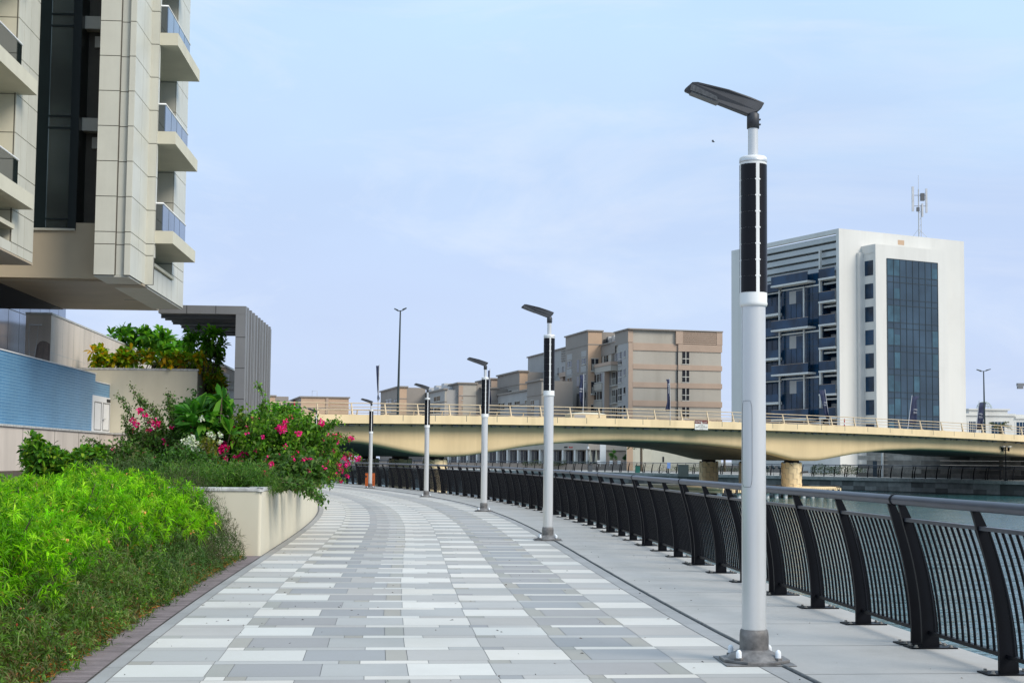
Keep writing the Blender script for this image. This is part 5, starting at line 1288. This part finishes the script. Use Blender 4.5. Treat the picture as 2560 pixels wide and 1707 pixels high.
# ------------------------------------------------------------------ planting
def unit(v): return v/(np.linalg.norm(v, axis=1)[:, None]+1e-9)
def rand_dirs(n, up=0.): d = rng.normal(size=(n, 3)); d[:, 2] += up; return unit(d)
def branchy(P0, P1, nl, jit, arch=.15, u0=.2):
    """leaf places along arching branches"""
    nb = len(P0); i = rng.integers(0, nb, nl); u = u0+(1-u0)*rng.random(nl)**.75
    A, B = P0[i], P1[i]; ln = np.linalg.norm(B-A, axis=1)
    P = A+(B-A)*u[:, None]; P[:, 2] += arch*ln*np.sin(PI*u)
    D = unit(B-A); D[:, 2] += arch*2*np.cos(PI*u)
    P += rng.normal(size=P.shape)*jit
    return P, D, u
def stems(name, P0, P1, parent, arch=.15, r0=.012, r1=.004, k=5):
    m = MB()
    for a, b in zip(P0, P1):
        ln = np.linalg.norm(b-a); pts = []
        for j in range(k+1):
            u = j/k; p = a+(b-a)*u; pts.append((p[0], p[1], p[2]+arch*ln*math.sin(PI*u)))
        m.tube(pts, [r0+(r1-r0)*j/k for j in range(k+1)], 4, caps=False)
    return m.build(name, M_bark, parent)
G_BOU = [(.085, .21, .02), (.12, .29, .025), (.055, .14, .02), (.20, .38, .03), (.11, .18, .03)]
PINK = [(.88, .008, .20), (.95, .015, .28), (.76, .005, .15), (.95, .05, .33)]
WHITE = [(.75, .76, .66), (.80, .78, .72), (.6, .66, .45)]
def flower_clusters(pts, parent, cols, name='flowers', rad=.10, n=60, L=.05):
    P, D, K = [], [], []
    for (p, r_) in pts:
        k = int(n*(r_/rad)**1.5)+3; d = rand_dirs(k)
        P.append(np.array(p)+d*r_*rng.uniform(.25, .8, (k, 1))); D.append(d+rng.normal(size=(k, 3))*.5)
    P = np.concatenate(P); D = np.concatenate(D); m = len(P)
    return leafmesh(name, P, D, rng.uniform(.7, 1.2, m)*L, rng.uniform(.7, 1., m)*L, pal(m, cols, jit=.15), M_petal, parent, N=rng.normal(size=(m, 3)))
def bush(label, px, py, Y, rad, base_z=.97, nb=150, nl=9000, L=.075, wr=.75, cols=G_BOU, up=.5, jit=.05, arch=.15, name='bougainvillea', cat='shrub', droop=.35, flowers=(), fcols=PINK, shoots=(), sh=0.6):
    """px, py: photo pixel of the crown centre, rad: half sizes in metres, flowers: (px, py, radius, dY)"""
    c = at(px, py, Y); t = thing(name, label, cat, (c.x, c.y, base_z)); C0_ = np.array([0, 0, c.z-base_z])
    d = rand_dirs(nb, up*.5); q_ = rng.uniform(sh, 1.0, (nb, 1)); q_[rng.random(nb) < .13] *= rng.uniform(1.2, 1.55)
    P1 = C0_+d*np.array(rad)*q_
    P0 = np.array([0, 0, 0.])+rng.normal(size=(nb, 3))*np.array([rad[0]*.3, rad[1]*.3, 0])+C0_*rng.uniform(0, .7, (nb, 1))
    P, D, u = branchy(P0, P1, nl, jit, arch)
    P = P[P[:, 2] > .02-(0 if base_z < .5 else .0)]; n = len(P)
    D2 = rand_dirs(n, .0)*1.0+d[rng.integers(0, nb, n)]*.3
    leafmesh('foliage', P, D2, rng.uniform(.65, 1.25, n)*L, rng.uniform(.75, 1.1, n)*L*wr, pal(n, cols, jit=.22), M_hedge, t, droop=droop)
    sel = rng.choice(nb, min(nb, 45), False); stems('branches', P0[sel], P1[sel], t, arch)
    if shoots:
        A, B = [], []
        for (x0, y0, x1, y1, dy) in shoots:
            a = at(x0, y0, Y+dy)-c; b = at(x1, y1, Y+dy)-c; A.append(np.array(a)+C0_); B.append(np.array(b)+C0_)
        A, B = np.array(A), np.array(B); ln = np.linalg.norm(B-A, axis=1)
        P, D, u = branchy(A, B, int(ln.sum()*190), .04, .12, .0); n = len(P)
        leafmesh('shoot_leaves', P, rand_dirs(n)+np.array([0, 0, -.3]), rng.uniform(.7, 1.2, n)*L*(1.15-.5*u), rng.uniform(.7, 1., n)*L*wr*(1.15-.5*u), pal(n, cols, jit=.25), M_hedge, t, droop=droop)
        stems('shoots', A, B, t, .12, .009, .003, 8)
    if flowers:
        fl = []
        for (x, y, r_, dy) in flowers: q = at(x, y, Y+dy)-c; fl.append((np.array(q)+C0_, r_))
        fl = [(q, r_*.88) for q, r_ in fl]
        if fcols is PINK:        # single blooms scattered through the crown
            for _ in range(16): dd = rand_dirs(1, .2)[0]; dd[1] = -abs(dd[1]); fl.append((C0_+dd*np.array(rad)*random.uniform(.8, 1.05), random.uniform(.02, .035)))
        flower_clusters(fl, t, fcols)
    return t
d2f = 2560/2352.
zf = lambda x, y: (460+x/5.113, 1000+y/5.113)
def zfl(l, dy=-.8): return [(*zf(x, y), r_, dy) for x, y, r_ in l]
# main bougainvillea spilling over the wall by the path
bush('large bougainvillea with magenta flowers spilling over the planter corner towards the path', 712, 1128, 27.5, (1.0, 1.3, .80), nb=230, nl=13000, L=.085, up=.2,
     flowers=zfl([(1240, 365, .125), (1300, 265, .05), (1460, 425, .06), (1755, 285, .07), (1100, 800, .05), (1640, 990, .07), (1660, 1030, .05)], -1.),
     shoots=[(680, 1090, 625+17, 955, 0), (690, 1080, 716, 1015, .2), (740, 1110, 790, 1026, -.2), (800, 1095, 848, 1050, -.4), (760, 1100, 845, 1052, 0), (790, 1120, 870, 1100, 0), (700, 1205, 808, 1252, -1.6), (702, 1200, 800, 1246, -1.5), (698, 1208, 780, 1243, -1.7), (750, 1195, 800, 1218, -1.2), (640, 1120, 660, 1000, .1)])
bush('bougainvillea sprays with magenta flowers reaching out over the path edge', 800, 1140, 30., (.55, .9, .55), nb=110, nl=4200, L=.07, up=.1,
     flowers=zfl([(1970, 465, .09), (2130, 490, .08), (1945, 535, .06), (1810, 590, .07), (1725, 680, .05), (1900, 675, .07), (2095, 735, .15), (2225, 745, .07), (1830, 760, .05), (1975, 830, .06), (2010, 890, .06), (1955, 950, .06), (2085, 970, .04), (1720, 1085, .04), (2010, 1030, .03), (1800, 490, .05), (2085, 825, .05)], -.6),
     shoots=[(800, 1120, 886, 1096, -.4), (810, 1140, 885, 1145, -.6), (800, 1165, 870, 1175, -.6), (790, 1180, 862, 1200, -.7), (820, 1130, 903, 1147, -.6), (800, 1190, 830, 1215, -.8), (800, 1110, 858, 1092, -.3), (790, 1160, 840, 1200, -.6)])
bush('bougainvillea with tall arching shoots and pink flowers in front of the cream terrace wall', 400, 1125, 28.5, (.95, 1.1, .62), nb=150, nl=7500, L=.07, up=.2, jit=.07,
     cols=[(.085, .18, .03), (.06, .13, .025), (.12, .23, .04), (.12, .14, .05)],
     flowers=[(350, 1026, .07, -.5), (362, 1036, .06, -.5), (382, 1053, .10, -.5), (392, 1062, .09, -.5), (333, 1050, .06, -.4), (341, 1060, .06, -.4), (372, 1075, .05, -.5), (460, 1056, .05, -.3), (475, 1060, .04, -.3), (480, 1085, .04, -.3), (216, 1183, .09, -2.6), (228, 1178, .07, -2.6), (204, 1188, .07, -2.6)],
     shoots=[(380, 1130, 325, 958, -.2), (350, 1090, 292, 988, -.1), (385, 1110, 346, 985, -.3), (415, 1090, 345, 995, -.3), (432, 1090, 421, 980, 0), (436, 1100, 424, 1000, 0), (330, 1130, 310, 1040, -.3), (300, 1150, 206, 1098, -.4), (290, 1150, 230, 1110, -.3), (350, 1120, 310, 1060, -.3), (420, 1110, 380, 1010, -.2)], sh=.4)
bush('white flowering bougainvillea low in the middle of the planter', 480, 1125, 26.8, (.42, .5, .30), nb=70, nl=1700, L=.065, cols=[(.07, .14, .03), (.09, .16, .04)], fcols=WHITE,
     flowers=[(x, y, r_, -.5) for x, y, r_ in ((478, 1096, .10), (470, 1108, .09), (490, 1110, .08), (462, 1104, .07), (500, 1117, .06), (525, 1085, .05), (550, 1086, .06), (549, 1104, .05), (534, 1092, .05), (505, 1045, .04), (508, 1175, .06), (485, 1122, .05), (532, 1126, .05))])
bush('yellow green leafed shrub standing between the white and the pink flowers', 519, 1140, 26.0, (.14, .2, .42), nb=60, nl=1500, L=.06, cols=[(.17, .20, .03), (.22, .22, .03), (.12, .16, .03), (.30, .25, .03)], name='golden_shrub')
bush('dense mid green shrub right of the big leafed frangipani', 608, 1110, 28.5, (.62, .8, .62), nb=150, nl=8500, L=.085, cols=[(.09, .20, .02), (.14, .26, .03), (.08, .15, .03), (.18, .25, .03)],
     flowers=[(556, 1122, .12, -1.3), (566, 1118, .07, -1.3), (610, 1138, .11, -1.3), (602, 1140, .07, -1.3), (564, 1146, .05, -1.6), (600, 1156, .05, -1.6), (672, 1157, .06, -2), (664, 1159, .04, -2)], name='leafy_shrub')
bush('bright green shrub behind the large bougainvillea', 700, 1060, 29.5, (.75, .8, .45), nb=150, nl=8000, L=.08, cols=[(.10, .32, .02), (.15, .38, .03), (.07, .20, .02)], name='leafy_shrub')
bush('round leafed shrub left of the big leafed frangipani', 470, 1050, 29.2, (.42, .5, .46), nb=110, nl=4200, L=.085, cols=[(.04, .13, .02), (.06, .16, .025), (.035, .09, .02)], name='leafy_shrub')
bush('bougainvillea corner growth with large round leaves hanging over the planter coping', 722, 1178, 24.6, (.72, .55, .30), nb=130, nl=4600, L=.10, up=.1, jit=.06, cols=[(.07, .16, .03), (.10, .20, .04), (.05, .11, .025), (.13, .20, .05)],
     shoots=[(705, 1200, 812, 1252, -.9), (700, 1195, 805, 1246, -.8), (705, 1205, 790, 1240, -1.), (720, 1190, 790, 1212, -.5), (660, 1190, 640, 1205, -.6)], flowers=[(664, 1182, .04, -1.), (680, 1160, .05, -.8)])
bush('loose green shrub between the paddle leafed shrubs and the arching bougainvillea', 300, 1160, 26.6, (.72, .6, .36), nb=110, nl=4200, L=.075, jit=.06, cols=[(.08, .18, .03), (.06, .13, .025), (.11, .20, .04), (.14, .14, .05)], name='leafy_shrub')
bush('dense low green foliage under the white flowers', 470, 1165, 25.6, (.75, .5, .30), nb=100, nl=3800, L=.07, cols=[(.07, .17, .03), (.05, .12, .025), (.10, .22, .04)], name='leafy_shrub')
# ribbon leafed tufts
def tufts(label, xs, Y0, Y1, h, n, cols, name='ornamental_grass', z=.97, spread=.5, L=.34, ymid=1150):
    c = at((xs[0]+xs[1])/2, ymid, (Y0+Y1)/2); t = thing(name, label, 'grass clump', (c.x, c.y, z)); a, b = at(xs[0], ymid, (Y0+Y1)/2).x-c.x, at(xs[1], ymid, (Y0+Y1)/2).x-c.x
    k = 70; cen = np.stack([rng.uniform(a, b, k), rng.uniform(Y0-c.y, Y1-c.y, k), 0*np.arange(k)], 1); i = rng.integers(0, k, n)
    hh = h*rng.uniform(.45, 1.45, k)[i]; lv = rng.random(n)**.8
    P = cen[i]+rng.normal(size=(n, 3))*np.array([.13, .13, 0]); P[:, 2] = lv*hh*.85
    D = rand_dirs(n, .9)
    leafmesh('foliage', P, D, rng.uniform(.5, 1.15, n)*L*.5, rng.uniform(.006, .014, n), pal(n, cols, jit=.3), M_hedge, t, droop=.3); return t
GR = [(.075, .18, .025), (.12, .26, .03), (.055, .12, .03), (.17, .24, .06), (.09, .21, .03)]
tufts('wide feathery grass mass along the front edge of the planter', (430, 690), 23.3, 24.8, .40, 15000, GR)
tufts('greyish feathery plants between the oleander hedge and the planter shrubs', (250, 470), 24.5, 27, .50, 6500, [(.09, .16, .05), (.07, .13, .035), (.13, .19, .07)])
# rosette plants: big paddle leaves
def rosettes(label, boxes, Y, n, L, cols, name, z=.97, cat='shrub', w=.42, per=15, jit=.6, ns=40, conv=.75, upb=.5):
    """boxes: photo rectangles in which the rosette heads sit"""
    c = at((boxes[0][0]+boxes[0][2])/2, boxes[0][3], Y); t = thing(name, label, cat, (c.x, c.y, z))
    H = []
    tot = sum((b[2]-b[0])*(b[3]-b[1]) for b in boxes)
    for b in boxes:
        for _ in range(max(3, int(n*(b[2]-b[0])*(b[3]-b[1])/tot))):
            yy = Y+random.uniform(-jit, jit); p = at(random.uniform(b[0], b[2]), random.uniform(b[1], b[3]), yy); H.append((p.x-c.x, p.y-c.y, p.z-z))
    H = np.array(H); k = len(H); m = k*per; i = np.repeat(np.arange(k), per)
    ax = rand_dirs(k, 1.2); ax[:, 1] -= .25; ax = unit(ax)[i]; D = unit(ax*upb+rand_dirs(m, 0)*.9)
    P = H[i]+D*.02
    leafmesh('foliage', P, D, rng.uniform(.7, 1.15, m)*L, rng.uniform(.8, 1.1, m)*L*w, pal(m, cols, jit=.22), M_hedge, t, droop=.15, big=True, N=np.tile([0, 0, 1.], (m, 1))+rng.normal(size=(m, 3))*.3)
    sel = rng.choice(k, min(k, ns), False); A = H[sel].copy(); A[:, 2] = 0; A[:, :2] *= conv; stems('stems', A, H[sel], t, .0, .02, .012, 3)
    return t
SC = [(.10, .28, .02), (.15, .36, .02), (.07, .19, .02), (.26, .38, .03), (.05, .13, .02)]
DB2 = lambda *b: [tuple(v*d2f for v in q) for q in b]
rosettes('low paddle leafed shrubs against the beige stone wall at the left', DB2((55, 1020, 130, 1110), (60, 1045, 240, 1110), (175, 1035, 245, 1080), (65, 1000, 90, 1040)), 26.5, 330, .15, SC, 'paddle_leaf_shrub')
rosettes('single large leafed frangipani in the middle of the planter', DB2((440, 930, 540, 1000), (420, 960, 470, 1000), (480, 905, 520, 960)), 28.0, 34, .42, [(.055, .20, .025), (.08, .26, .03), (.04, .13, .02), (.13, .30, .03)], 'frangipani', w=.30, per=13, upb=.9, ns=6, conv=.3)
rosettes('yellow and green shrubs along the top of the cream terrace wall', DB2((212, 800, 245, 838), (225, 815, 470, 842), (270, 803, 300, 838)), 60.6*FT, 90, .46, [(.22, .42, .02), (.36, .50, .02), (.66, .52, .02), (.18, .32, .02), (.72, .40, .02)], 'golden_paddle_shrub', z=5.5, jit=.35, w=.4, per=13, ns=14)
rosettes('yellow green shrubs trailing down the right end of the cream terrace wall', DB2((468, 838, 485, 855), (478, 850, 500, 880), (488, 865, 512, 900), (495, 880, 512, 915)), 63.5*FT, 52, .42, [(.22, .42, .02), (.48, .50, .02), (.18, .34, .02), (.66, .46, .02)], 'golden_paddle_shrub', z=4.9, jit=1.5, ns=8, per=13)
FRG = [(.08, .26, .02), (.12, .34, .02), (.05, .15, .02), (.20, .40, .03)]
rosettes('dark green frangipani trees behind the slanting top of the feature wall', DB2((250, 760, 285, 778), (275, 762, 380, 800), (330, 775, 390, 815), (370, 795, 430, 825)), 72*FT, 80, .66, FRG, 'frangipani_tree', z=4.5, jit=1.2, cat='tree', w=.32, ns=9, conv=.4)
rosettes('tall frangipani tree under the slatted grey canopy', DB2((428, 752, 505, 790), (420, 768, 440, 790), (450, 755, 512, 800)), 61.4*FT, 30, .50, [(.15, .42, .02), (.22, .52, .03), (.09, .25, .02)], 'frangipani_tree', z=5.6, jit=.4, cat='tree', w=.32, per=13, ns=7, conv=.2)
rosettes('rounded green shrub below the frangipani under the grey canopy', DB2((420, 800, 515, 828), (470, 790, 512, 828)), 61.9*FT, 44, .31, FRG+[(.16, .32, .03)], 'leafy_shrub', z=5.6, jit=.4, ns=6)

# yellow oleander shrubs in the front bed
def oleander(first=[None]):
    if first[0] is None:
        t = thing('oleander_shrub', 'bright green narrow leafed oleander shrub with peach trumpet flowers in the front bed', 'shrub', group='oleander shrubs in the front bed')
        K = 600; d = rand_dirs(K, .55); d[:, 2] = np.abs(d[:, 2]); rr = rng.uniform(.62, 1.04, K)
        T = d*rr[:, None]*np.array([.85, .95, .66])+np.array([0, 0, .62]); T[:, 2] += .05*np.sin(T[:, 0]*6+T[:, 1]*5); T[rng.random(K) < .25, 2] *= .75
        per = 22; i = np.repeat(np.arange(K), per); m = len(i)
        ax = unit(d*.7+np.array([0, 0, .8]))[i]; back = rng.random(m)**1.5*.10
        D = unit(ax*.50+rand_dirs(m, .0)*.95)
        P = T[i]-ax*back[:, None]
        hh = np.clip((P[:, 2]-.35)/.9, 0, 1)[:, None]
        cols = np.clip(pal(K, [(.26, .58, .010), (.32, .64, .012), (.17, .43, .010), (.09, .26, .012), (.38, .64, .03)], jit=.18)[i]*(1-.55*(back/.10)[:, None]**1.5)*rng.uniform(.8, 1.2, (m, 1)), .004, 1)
        br_ = rng.random(m) < .012; cols[br_] = (.42, .30, .06)
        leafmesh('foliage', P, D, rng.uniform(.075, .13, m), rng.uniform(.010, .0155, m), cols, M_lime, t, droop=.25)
        sel = rng.choice(K, 60, False); A = T[sel]*np.array([.25, .25, 0]); stems('branches', A, T[sel], t, .05, .012, .005, 3)
        f = rng.choice(K, 16, False); fp_ = [(T[j]*np.array([1.04, 1.04, .93])+np.array([0, 0, .02]), .014) for j in f]
        flower_clusters(fp_, t, [(.85, .38, .14), (.80, .30, .12), (.82, .62, .25)], rad=.022, n=2, L=.036)
        first[0] = t; return t
    return copy_tree(first[0])
for x, y, sc_, rz in ((-4.15, 9.5, .92, 0), (-4.95, 10.6, 1.0, 1.2), (-4.35, 11.3, .98, 2.2), (-5.4, 12.2, 1.02, 3.), (-4.65, 12.9, 1.0, 4.1), (-5.9, 13.9, 1.05, 5.), (-4.95, 14.4, 1.06, .6), (-5.0, 15.7, 1.06, 1.8), (-6.4, 15.9, 1.0, 2.6), (-4.95, 17.1, 1.06, 3.4), (-6.5, 17.8, 1.05, 4.4), (-4.95, 18.4, 1.08, 5.2), (-4.85, 19.8, .98, .3), (-6.6, 19.9, 1.0, 1.5), (-6.0, 20.9, 1.14, 2.3)):
    o = oleander(); o.location = (x, y, 0); o.rotation_euler = (0, 0, rz); o.scale = (sc_, sc_, sc_*.97)

# dark low ground cover between the oleanders and the brick edging
def cover(name, n, Ya, Yb, dmax, hf, L, W, cols, label=None, up=.5, inner=.35, sprig=1):
    s_ = rng.uniform(s_of(Ya), s_of(Yb), n); d_ = rng.random(n)**.8*dmax-.07+rng.normal(size=n)*.03
    Y_ = np.interp(s_, _s, _y)
    h_ = hf(d_, Y_)*(1+.26*np.sin(s_*3.1+d_*4)+.20*np.sin(s_*7.3+1.3)*np.cos(d_*6)+.14*np.sin(s_*17+d_*13))
    P = np.array([path(a, -5.33-b)[0] for a, b in zip(s_, d_)]); P[:, 2] = h_*(1-rng.random(n)**1.6*inner*2.4).clip(.05, 1)
    if sprig > 1:        # leaves set along short upright stems
        k = n//sprig; P0 = P[:k]; sd_ = unit(rand_dirs(k, 0)*.75+np.array([0, 0, 1.])); i = np.repeat(np.arange(k), sprig); m_ = len(i)
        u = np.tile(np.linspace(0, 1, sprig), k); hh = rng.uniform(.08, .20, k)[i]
        P = P0[i]-sd_[i]*((1-u)*hh)[:, None]; P[:, 2] = np.maximum(P[:, 2], .01)
        pr = rand_dirs(m_); D = unit(sd_[i]*(.35+.5*u[:, None])+pr*.8)
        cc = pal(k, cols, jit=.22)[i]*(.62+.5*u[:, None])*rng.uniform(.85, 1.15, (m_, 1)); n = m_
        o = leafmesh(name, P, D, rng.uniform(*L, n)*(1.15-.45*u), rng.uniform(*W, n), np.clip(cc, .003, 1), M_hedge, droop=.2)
        return tag(o, label, kind='stuff')
    D = rand_dirs(n, up)
    o = leafmesh(name, P, D, rng.uniform(*L, n), rng.uniform(*W, n), pal(n, cols, jit=.28), M_hedge, droop=.2)
    return tag(o, label, kind='stuff')
hf = lambda d, Y: (.10+.52*np.clip((d+.05)/.65, 0, 1)**.7)*(1+.42*np.clip((Y-17.5)/3, 0, 1))
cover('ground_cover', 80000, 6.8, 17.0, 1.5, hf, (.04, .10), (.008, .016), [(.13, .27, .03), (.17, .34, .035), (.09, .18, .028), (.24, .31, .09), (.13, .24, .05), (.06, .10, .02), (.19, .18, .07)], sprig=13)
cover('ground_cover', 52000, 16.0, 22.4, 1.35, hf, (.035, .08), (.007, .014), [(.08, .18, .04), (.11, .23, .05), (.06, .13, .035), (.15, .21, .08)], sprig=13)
cover('dry_seed_stalks', 9000, 18.8, 22.3, 1.0, lambda d, Y: hf(d, Y)*1.12+.03, (.06, .16), (.004, .007), [(.10, .10, .05), (.08, .075, .04), (.06, .08, .035)], up=1.4, inner=.1)
cover('light_weeds', 5000, 7., 19, 1.2, lambda d, Y: hf(d, Y)*1.07, (.08, .2), (.004, .008), [(.14, .22, .06), (.20, .22, .09), (.10, .20, .05)], up=.7, inner=.1)
cover('dead_flowers', 420, 7., 19, 1.2, lambda d, Y: hf(d, Y)*1.02, (.03, .06), (.01, .02), [(.42, .14, .05), (.5, .22, .10), (.35, .08, .04)], up=.2, inner=.2)
cover('creeping_runners', 2600, 7., 22, .25, lambda d, Y: .03+.0*d, (.03, .07), (.006, .012), [(.06, .12, .03), (.10, .16, .05)], up=.1, inner=.3)

# ------------------------------------------------------------------ light
SUN_AZ, SUN_EL = R(124), R(37)       # azimuth measured clockwise from +Y: the sun stands to the right and slightly behind the camera
sd = bpy.data.lights.new('sun', 'SUN'); sd.energy = 3.2; sd.angle = R(28); sd.color = (1., .92, .80)
so = bpy.data.objects.new('sun', sd); C.objects.link(so)
dirv = Vector((math.sin(SUN_AZ)*math.cos(SUN_EL), math.cos(SUN_AZ)*math.cos(SUN_EL), math.sin(SUN_EL)))
so.rotation_euler = dirv.to_track_quat('Z', 'Y').to_euler(); so.location = (0, 0, 60)
w = bpy.data.worlds.new('World'); scene.world = w; w.use_nodes = True
t = w.node_tree; bg = t.nodes['Background']
sk = t.nodes.new('ShaderNodeTexSky'); sk.sky_type = 'NISHITA'; sk.sun_disc = False; sk.sun_elevation = SUN_EL; sk.sun_rotation = SUN_AZ
sk.dust_density = 3.; sk.air_density = 1.; sk.ozone_density = 1.5
tc = t.nodes.new('ShaderNodeTexCoord'); mp = t.nodes.new('ShaderNodeMapping'); mp.inputs['Scale'].default_value = (1, 1, 3.4); mp.inputs['Rotation'].default_value = (0, .12, .5)
t.links.new(tc.outputs['Generated'], mp.inputs[0])
def wn(scale, detail, rough=.55, dist=0.):
    n = t.nodes.new('ShaderNodeTexNoise'); n.inputs['Scale'].default_value = scale; n.inputs['Detail'].default_value = detail; n.inputs['Roughness'].default_value = rough; n.inputs['Distortion'].default_value = dist
    t.links.new(mp.outputs[0], n.inputs['Vector']); return n.outputs['Fac']
STR = .10
k = 1.03/STR
veil = ramp(t, wn(2.3, 5, .5, .4), [(.32, (.56*k, .70*k, .98*k)), (.50, (.62*k, .79*k, 1.08*k)), (.68, (.68*k, .90*k, 1.13*k))])
sep = t.nodes.new('ShaderNodeSeparateXYZ'); t.links.new(tc.outputs['Generated'], sep.inputs[0])
low = ramp(t, sep.outputs['Z'], [(.0, (.67*k, .75*k, .96*k)), (.13, (.61*k, .73*k, 1.0*k)), (.31, (.60*k, .86*k, 1.09*k))])
veil2 = mixc(t, .66, veil, low)
thin = ramp(t, wn(3.6, 8, .62, .8), [(.50, (0, 0, 0)), (.74, (.6, .6, .6))])
veil3 = mixc(t, thin, veil2, (.84*k, .92*k, 1.06*k))
grey = ramp(t, wn(1.7, 4, .5, .2), [(.55, (0, 0, 0)), (.75, (.38, .38, .38))])
veil4 = mixc(t, grey, veil3, (.50*k, .62*k, .90*k))
fin = mixc(t, .90, sk.outputs[0], veil4)
t.links.new(fin, bg.inputs['Color']); bg.inputs['Strength'].default_value = STR
scene.view_settings.view_transform = 'Standard'; scene.view_settings.look = 'None'
scene.view_settings.exposure = 0.; scene.view_settings.gamma = 1.
scene.render.film_transparent = False
scene.cycles.max_bounces = 6; scene.cycles.transparent_max_bounces = 4; scene.cycles.caustics_reflective = False; scene.cycles.caustics_refractive = False
